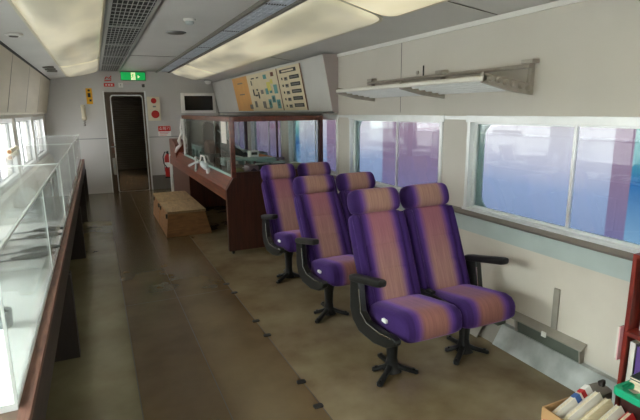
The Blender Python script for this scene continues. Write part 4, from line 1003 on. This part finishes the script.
# ------------------------------------------------------------------ luggage rack
R0, R1 = 2.22, 4.12
FX, FZ, BX, BZ = 2.08, 1.775, 2.45, 1.715
t = thing('luggage_rack', (2.3,3.15,1.71), 'grey metal luggage rack with tubes mounted above right windows', 'luggage rack')
q = MB(); q.loft([((FX,R0,FZ),(.015,0,.003),(0,0,.016)),((FX,R1,FZ),(.015,0,.003),(0,0,.016))], n=16, e=3); q.build('front_rail', M['rackrail'], t)
q = MB(); q.tube([(2.44,R0,1.853),(2.44,R1+.05,1.853)], .014); q.build('back_rail', M['rackmetal'], t)
for k in range(6):
    f = (k+.6)/6; x = FX+(BX-FX)*f; z = FZ+(BZ-FZ)*f
    q = MB(); q.cyl((x,R0-.012,z+.004),(x,R1,z+.004),.013); tb = q.build('tube', M['racktube'], t)
    q = MB(); q.lathe((x,R0,z+.004), [(.019,0),(.019,-.012),(.014,-.02),(.002,-.022)], n=14, axis='Y'); q.build('tube_cap', M['rackmetal'], tb)
for j, y in enumerate((R0, 3.06, R1-.02)):
    q = MB()
    q.prism([(FX-.012,FZ+.032),(FX-.012,FZ-.026),(2.28,FZ-.072),(2.478,1.680),(2.478,1.745),(2.30,1.775)], 'Y', y, y+.022)
    br = q.build('bracket', M['rackmetal'], t, bev=.004)
    q = MB(); q.prism([(2.44,1.72),(2.478,1.70),(2.478,1.89),(2.43,1.885),(2.43,1.865),(2.452,1.865)], 'Y', y+.001, y+.03); q.box(2.42,y-.03,1.868,2.479,y+.06,1.892); q.build('wall_hanger', M['rackmetal'], br, bev=.003)
t = thing('coat_hook', (2.47,3.4,1.9), 'small dark wall hook above the luggage rack', 'hook')
q = MB(); q.lathe((2.48,3.42,1.90), [(.016,0),(.016,-.012),(.002,-.014)], n=12, axis='X'); q.build('stud', M['rackmetal'], t)
q = MB(); q.cyl((2.474,3.34,1.86),(2.474,3.34,1.95),.006,n=8); q.build('pin', M['blackmetal'], t)

# ------------------------------------------------------------------ low wall details at right
b = MB(); b.prism([(2.36,0),(2.48,0),(2.48,.13),(2.44,.13)], 'Y', YB, 2.30)
struct(b, 'baseboard_right', M['ledge'], 'silvery sloped metal ledge at foot of right wall', 'baseboard', smooth=0)
b = MB(); b.prism([(2.37,0),(2.48,0),(2.48,.12),(2.44,.12)], 'Y', 2.30, 9.9)
struct(b, 'baseboard_right_far', M['bracket'], 'dull beige ledge at wall foot behind the seats', 'baseboard', smooth=0)
t = thing('folding_tray', (2.42,1.97,.15), 'grey folded metal tray bracket low on the right wall', 'bracket')
q = MB(); q.prism([(2.425,.212),(2.475,.243),(2.475,.255),(2.425,.224)], 'Y', 1.69, 2.24); q.build('plate', M['bracket'], t, bev=.003)
q = MB(); q.prism([(2.452,.13),(2.475,.13),(2.475,.242),(2.44,.222)], 'Y', 1.72, 2.17); q.build('recess', M['bracketdark'], t, smooth=0)
for y in (1.712, 2.19):
    q = MB(); q.prism([(2.445,.13),(2.475,.13),(2.475,.242),(2.43,.216)], 'Y', y-.010, y); q.build('arm', M['bracket'], t, smooth=0)
q = MB(); q.box(2.416,1.93,.200,2.425,1.96,.232); q.build('catch', M['signwhite'], t)
q = MB(); q.box(2.462,1.895,.255,2.474,1.935,.52); o = q.build('cover_strip', M['bracket'], None, origin=(2.474,1.915,.255), bev=.003); tag(o, 'narrow grey vertical cover strip on the lower right wall', 'cover strip')
t = thing('heater_box', (2.42,2.45,.13), 'grey sloped metal heater box behind front seat legs', 'heater')
q = MB(); q.prism([(2.40,.125),(2.475,.125),(2.475,.30),(2.45,.30)], 'Y', 2.30, 2.72); q.build('cover', M['bracketdark'], t, bev=.004)
q = MB(); q.prism([(2.33,.0),(2.40,.125),(2.405,.122),(2.338,0)], 'Y', 2.42, 2.95); q.build('flap', M['bracket'], t, smooth=0)

# ------------------------------------------------------------------ bookcase, tub, cardboard box
t = thing('bookcase', (2.35,1.05,0), 'dark red wooden bookcase against the right wall at picture edge', 'bookcase')
SX0, SX1 = 2.24, 2.44
for yy in (.62, 1.335):
    q = MB(); q.box(SX0,yy,.0,SX1,yy+.02,.925); q.build('side_panel', M['shelfwood'], t, smooth=0, bev=.002)
q = MB(); q.box(SX1-.01,.64,.17,SX1,1.335,.925); q.build('back_panel', M['shelfinner'], t, smooth=0)
for z, x in ((.905,SX0-.005),(.525,SX0-.02),(.12,SX0)):
    q = MB(); q.box(x,.64,z,SX1-.01,1.335,z+.02); q.build('shelf', M['shelfwood'], t, smooth=0, bev=.002)
yy = 1.325
bk = [('paper',.03,.35,'tall thin white book on lower shelf of the red bookcase, at end'),('cover_purple',.035,.34,'purple book on lower shelf of the red bookcase beside white book'),('cover_blue',.035,.355,'blue book on lower shelf between purple and red books'),('cover_red',.03,.33,'red book on lower shelf of bookcase beside blue book'),('cover_grey',.04,.35,'grey book on lower shelf next to the red book'),('cover_dark',.03,.32,'dark green book on lower shelf of bookcase')]
for m, th, h, lab in bk:
    t = thing('book', (SX0+.02,yy,.14), lab, 'book', 'books on the bookcase lower shelf')
    q = MB(); x0, x1 = SX0+.012, SX0+.16
    q.box(x0,yy-th,.14,x1,yy-th+.003,.14+h); q.box(x0,yy-.003,.14,x1,yy,.14+h); q.box(x0,yy-th,.14,x0+.003,yy,.14+h); q.build('cover', M[m], t, smooth=0)
    q = MB(); q.box(x0+.003,yy-th+.003,.143,x1-.004,yy-.003,.137+h); q.build('pages', M['pageedge'], t, smooth=0)
    yy -= th+.004
yy = 1.315
for m, th, h, lab in [('paper',.03,.2,'white book standing on middle shelf of bookcase'),('cover_purple',.03,.22,'purple book standing on middle shelf of bookcase')]:
    t = thing('book', (SX0+.02,yy,.545), lab, 'book', 'books on the bookcase middle shelf')
    q = MB(); x0, x1 = SX0+.05, SX0+.17
    q.box(x0,yy-th,.545,x1,yy-th+.003,.545+h); q.box(x0,yy-.003,.545,x1,yy,.545+h); q.box(x0,yy-th,.545,x0+.003,yy,.545+h); q.build('cover', M[m], t, smooth=0)
    q = MB(); q.box(x0+.003,yy-th+.003,.548,x1-.004,yy-.003,.542+h); q.build('pages', M['pageedge'], t, smooth=0)
    yy -= th+.004
t = thing('pink_booklet', (2.25,1.375,.385), 'pale pink booklet hanging on far side of the bookcase', 'booklet')
q = MB(); q.box(2.215,1.355,.385,2.33,1.361,.56); q.build('cover', M['pink'], t, smooth=0)
q = MB(); q.box(2.218,1.361,.39,2.33,1.371,.555); q.build('pages', M['paper'], t, smooth=0)
t = thing('plastic_bag', (2.36,1.41,.53), 'clear plastic bag hanging between bookcase and wall', 'bag')
q = MB()
rings = []
for z, w, d in ((.92,.015,.006),(.85,.02,.012),(.74,.035,.018),(.64,.045,.022),(.57,.04,.018),(.55,.015,.008)):
    rings.append([(2.36+w*math.cos(a*PI/6)*(1+.15*math.sin(3*a)),1.376+d*math.sin(a*PI/6),z) for a in range(12)])
q.rings([[Vector(p) for p in r] for r in rings]); q.build('bag', M['plastic_clear'], t)
# storage tub with green lid
t = thing('storage_tub', (2.07,.9,0), 'dark storage tub with bright green lid beside the bookcase', 'storage tub')
q = MB()
def rr(x0,y0,x1,y1,r,z): return [Vector((p[0],p[1],z)) for p in rrect(x0,y0,x1,y1,r,5)]
q.rings([rr(1.985,.68,2.17,1.16,.02,0),rr(1.965,.66,2.185,1.18,.03,.38)]); q.build('body', M['tub'], t)
q = MB(); q.rings([rr(1.945,.62,2.20,1.20,.03,.375),rr(1.945,.62,2.20,1.20,.03,.40),rr(1.95,.625,2.195,1.195,.03,.406),rr(1.965,.64,2.18,1.18,.03,.406),rr(1.97,.645,2.175,1.175,.03,.398)]); q.build('lid', M['greenlid'], t)
q = MB(); q.prism([(1.985,1.125),(2.02,1.11),(2.03,1.14),(1.995,1.155)], 'Z', .398, .4); q.build('sticker', M['bracket'], t, smooth=0)
def mag(name, c, L, W, th, rot, cover, label, cat='magazine', group='magazines by the bookcase', band=None):
    """flat booklet: length along local x, width y; rot Matrix 3x3"""
    c = Vector(c); t = thing(name, c, label, cat, group)
    T = Matrix.Translation(c) @ rot.to_4x4()
    q = MB(); q.box(-L/2,-W/2,th-.003,L/2,W/2,th,0,T); q.box(-L/2,-W/2,0,L/2,W/2,.003,0,T); q.box(-L/2,-W/2,.003,L/2,-W/2+.003,th-.003,0,T); q.build('cover', M[cover], t, smooth=0)
    q = MB(); q.box(-L/2+.003,-W/2+.003,.003,L/2-.003,W/2-.003,th-.003,0,T); q.build('pages', M['pageedge'], t, smooth=0)
    if band:
        q = MB()
        for a, b_, mi in band[1]: q.box(L*a-L/2,W/2-.03,-.001,L*b_-L/2,W/2+.001,th+.001,mi,T)
        q.build('spine_print', [M[m] for m in band[0]], t, smooth=0)
    return t
I3 = lambda a: Matrix.Rotation(a, 3, 'Z')
mag('magazine', (2.095,1.0,.3985), .15,.30,.028, I3(.05), 'paperold', 'thick cream magazine at bottom of stack on green lid')
mag('magazine', (2.09,1.015,.427), .16,.30,.022, I3(-.02), 'paperold', 'cream magazine in middle of stack on green lid')
mag('magazine', (2.09,1.005,.4495), .17,.31,.014, I3(.06), 'cover_dark', 'dark teal covered magazine on top of green lid stack')
# cardboard box
BX0,BX1,BY0,BY1,BH = 1.70,1.975,1.02,1.34,.29
t = thing('cardboard_box', ((BX0+BX1)/2,(BY0+BY1)/2,0), 'open brown cardboard box of magazines in the foreground corner', 'cardboard box')
q = MB(); w = .006
q.box(BX0,BY0,0,BX1,BY1,w); q.box(BX0,BY0,w,BX0+w,BY1,BH); q.box(BX1-w,BY0,w,BX1,BY1,BH); q.box(BX0+w,BY0,w,BX1-w,BY0+w,BH); q.box(BX0+w,BY1-w,w,BX1-w,BY1,BH)
q.build('body', M['card'], t, smooth=0)
q = MB(); q.prism([(BX0,BH),(BX0+.004,BH),(BX0-.035,BH-.10),(BX0-.039,BH-.10)], 'Y', BY0, BY1-.02); q.build('flap', M['card'], t, smooth=0)
q = MB(); q.prism([(BX0+.002,BH-.16),(BX0+.0,BH-.16),(BX0-.0015,BH-.02),(BX0+.0,BH-.02)], 'Y', BY0+.2, BY0+.26); q.build('print', M['ink'], t, smooth=0)
# leaning magazines inside box: each leans to +x, resting on the right box wall
labs = [('white magazine with red and blue spine leaning in box','paper',(['cover_red','cover_blue','signwhite'],[(.80,.88,0),(.66,.76,1),(.88,1.0,2),(.02,.10,0)])),
        ('plain white magazine leaning second in cardboard box','paper',None),
        ('cream magazine leaning third in cardboard box','paperold',None),
        ('white magazine leaning fourth, beside the dark red one, in box','paper',None),
        ('dark red magazine nearest viewer in cardboard box','cover_red',None)]
for k, (lab, cov, band) in enumerate(labs):
    a = math.radians(-21)
    rot = Matrix.Rotation(a, 3, 'Y') @ Matrix.Rotation(math.radians(70), 3, 'X')
    mag('magazine', (1.845,1.285-.05*k,.205-.004*k), .29,.20,.026, rot, cov, lab, 'magazine', 'magazines in the cardboard box', band)
t = thing('cloth_roll', (2.03,1.33,.0), 'crumpled grey brown paper bag between box and tub', 'paper bag')
q = MB(); q.loft([((2.06,1.34,.0),(.06,0,0),(0,.05,0)),((2.06,1.34,.12),(.065,0,0),(0,.055,0)),((2.06,1.34,.24),(.07,0,0),(0,.05,0)),((2.065,1.34,.275),(.066,0,0),(0,.045,0)),((2.07,1.34,.285),(.05,0,0),(0,.03,0))], e=5, n=24); q.build('bag', M['cover_grey'], t)
q = MB(); q.loft([((2.10,1.34,.28),(.012,0,0),(0,.012,0)),((2.105,1.345,.30),(.016,0,0),(0,.016,0)),((2.11,1.34,.312),(.008,0,0),(0,.008,0))], e=2.5, n=12); q.build('knot', M['legwood'], t)

# ------------------------------------------------------------------ outdoors
g = MB(); g.box(-60,-40,-1.2,60,60,-1.1)
struct(g, 'ground', M['ground'], 'pale concrete ground outside the carriage', 'ground', smooth=0)
w = bpy.data.worlds.new('overcast_sky'); S.world = w; w.use_nodes = True
bg = w.node_tree.nodes['Background']; bg.inputs['Color'].default_value = (1.0, .985, .96, 1); bg.inputs['Strength'].default_value = 12.0
sun = bpy.data.lights.new('sun', 'SUN'); sun.energy = 13; sun.angle = math.radians(40); sun.color = (1, .98, .95)
so = bpy.data.objects.new('sun', sun); COL.objects.link(so); so.rotation_euler = (math.radians(0), math.radians(-62), math.radians(-10)); so.location = (-10,0,12)

# ------------------------------------------------------------------ camera
yaw, pitch, roll = math.radians(24.6385), math.radians(11.7081), math.radians(.6133)
f = Vector((math.sin(yaw)*math.cos(pitch), math.cos(yaw)*math.cos(pitch), -math.sin(pitch)))
r = Vector((math.cos(yaw), -math.sin(yaw), 0)); d = f.cross(r)
r2 = r*math.cos(roll)+d*math.sin(roll); d2 = -r*math.sin(roll)+d*math.cos(roll)
R = Matrix((r2, -d2, -f)).transposed()
cam = bpy.data.cameras.new('camera'); co = bpy.data.objects.new('camera', cam); COL.objects.link(co)
co.matrix_world = Matrix.Translation((0,0,1.6)) @ R.to_4x4()
cam.sensor_fit = 'HORIZONTAL'; cam.sensor_width = 36; cam.lens = 36*480/640; cam.clip_start = .02
S.camera = co
S.view_settings.view_transform = 'Standard'; S.view_settings.look = 'None'; S.view_settings.gamma = 1; S.view_settings.use_curve_mapping = False
S.view_settings.exposure = .27
S.cycles.transparent_max_bounces = 24; S.cycles.max_bounces = 12; S.cycles.diffuse_bounces = 6
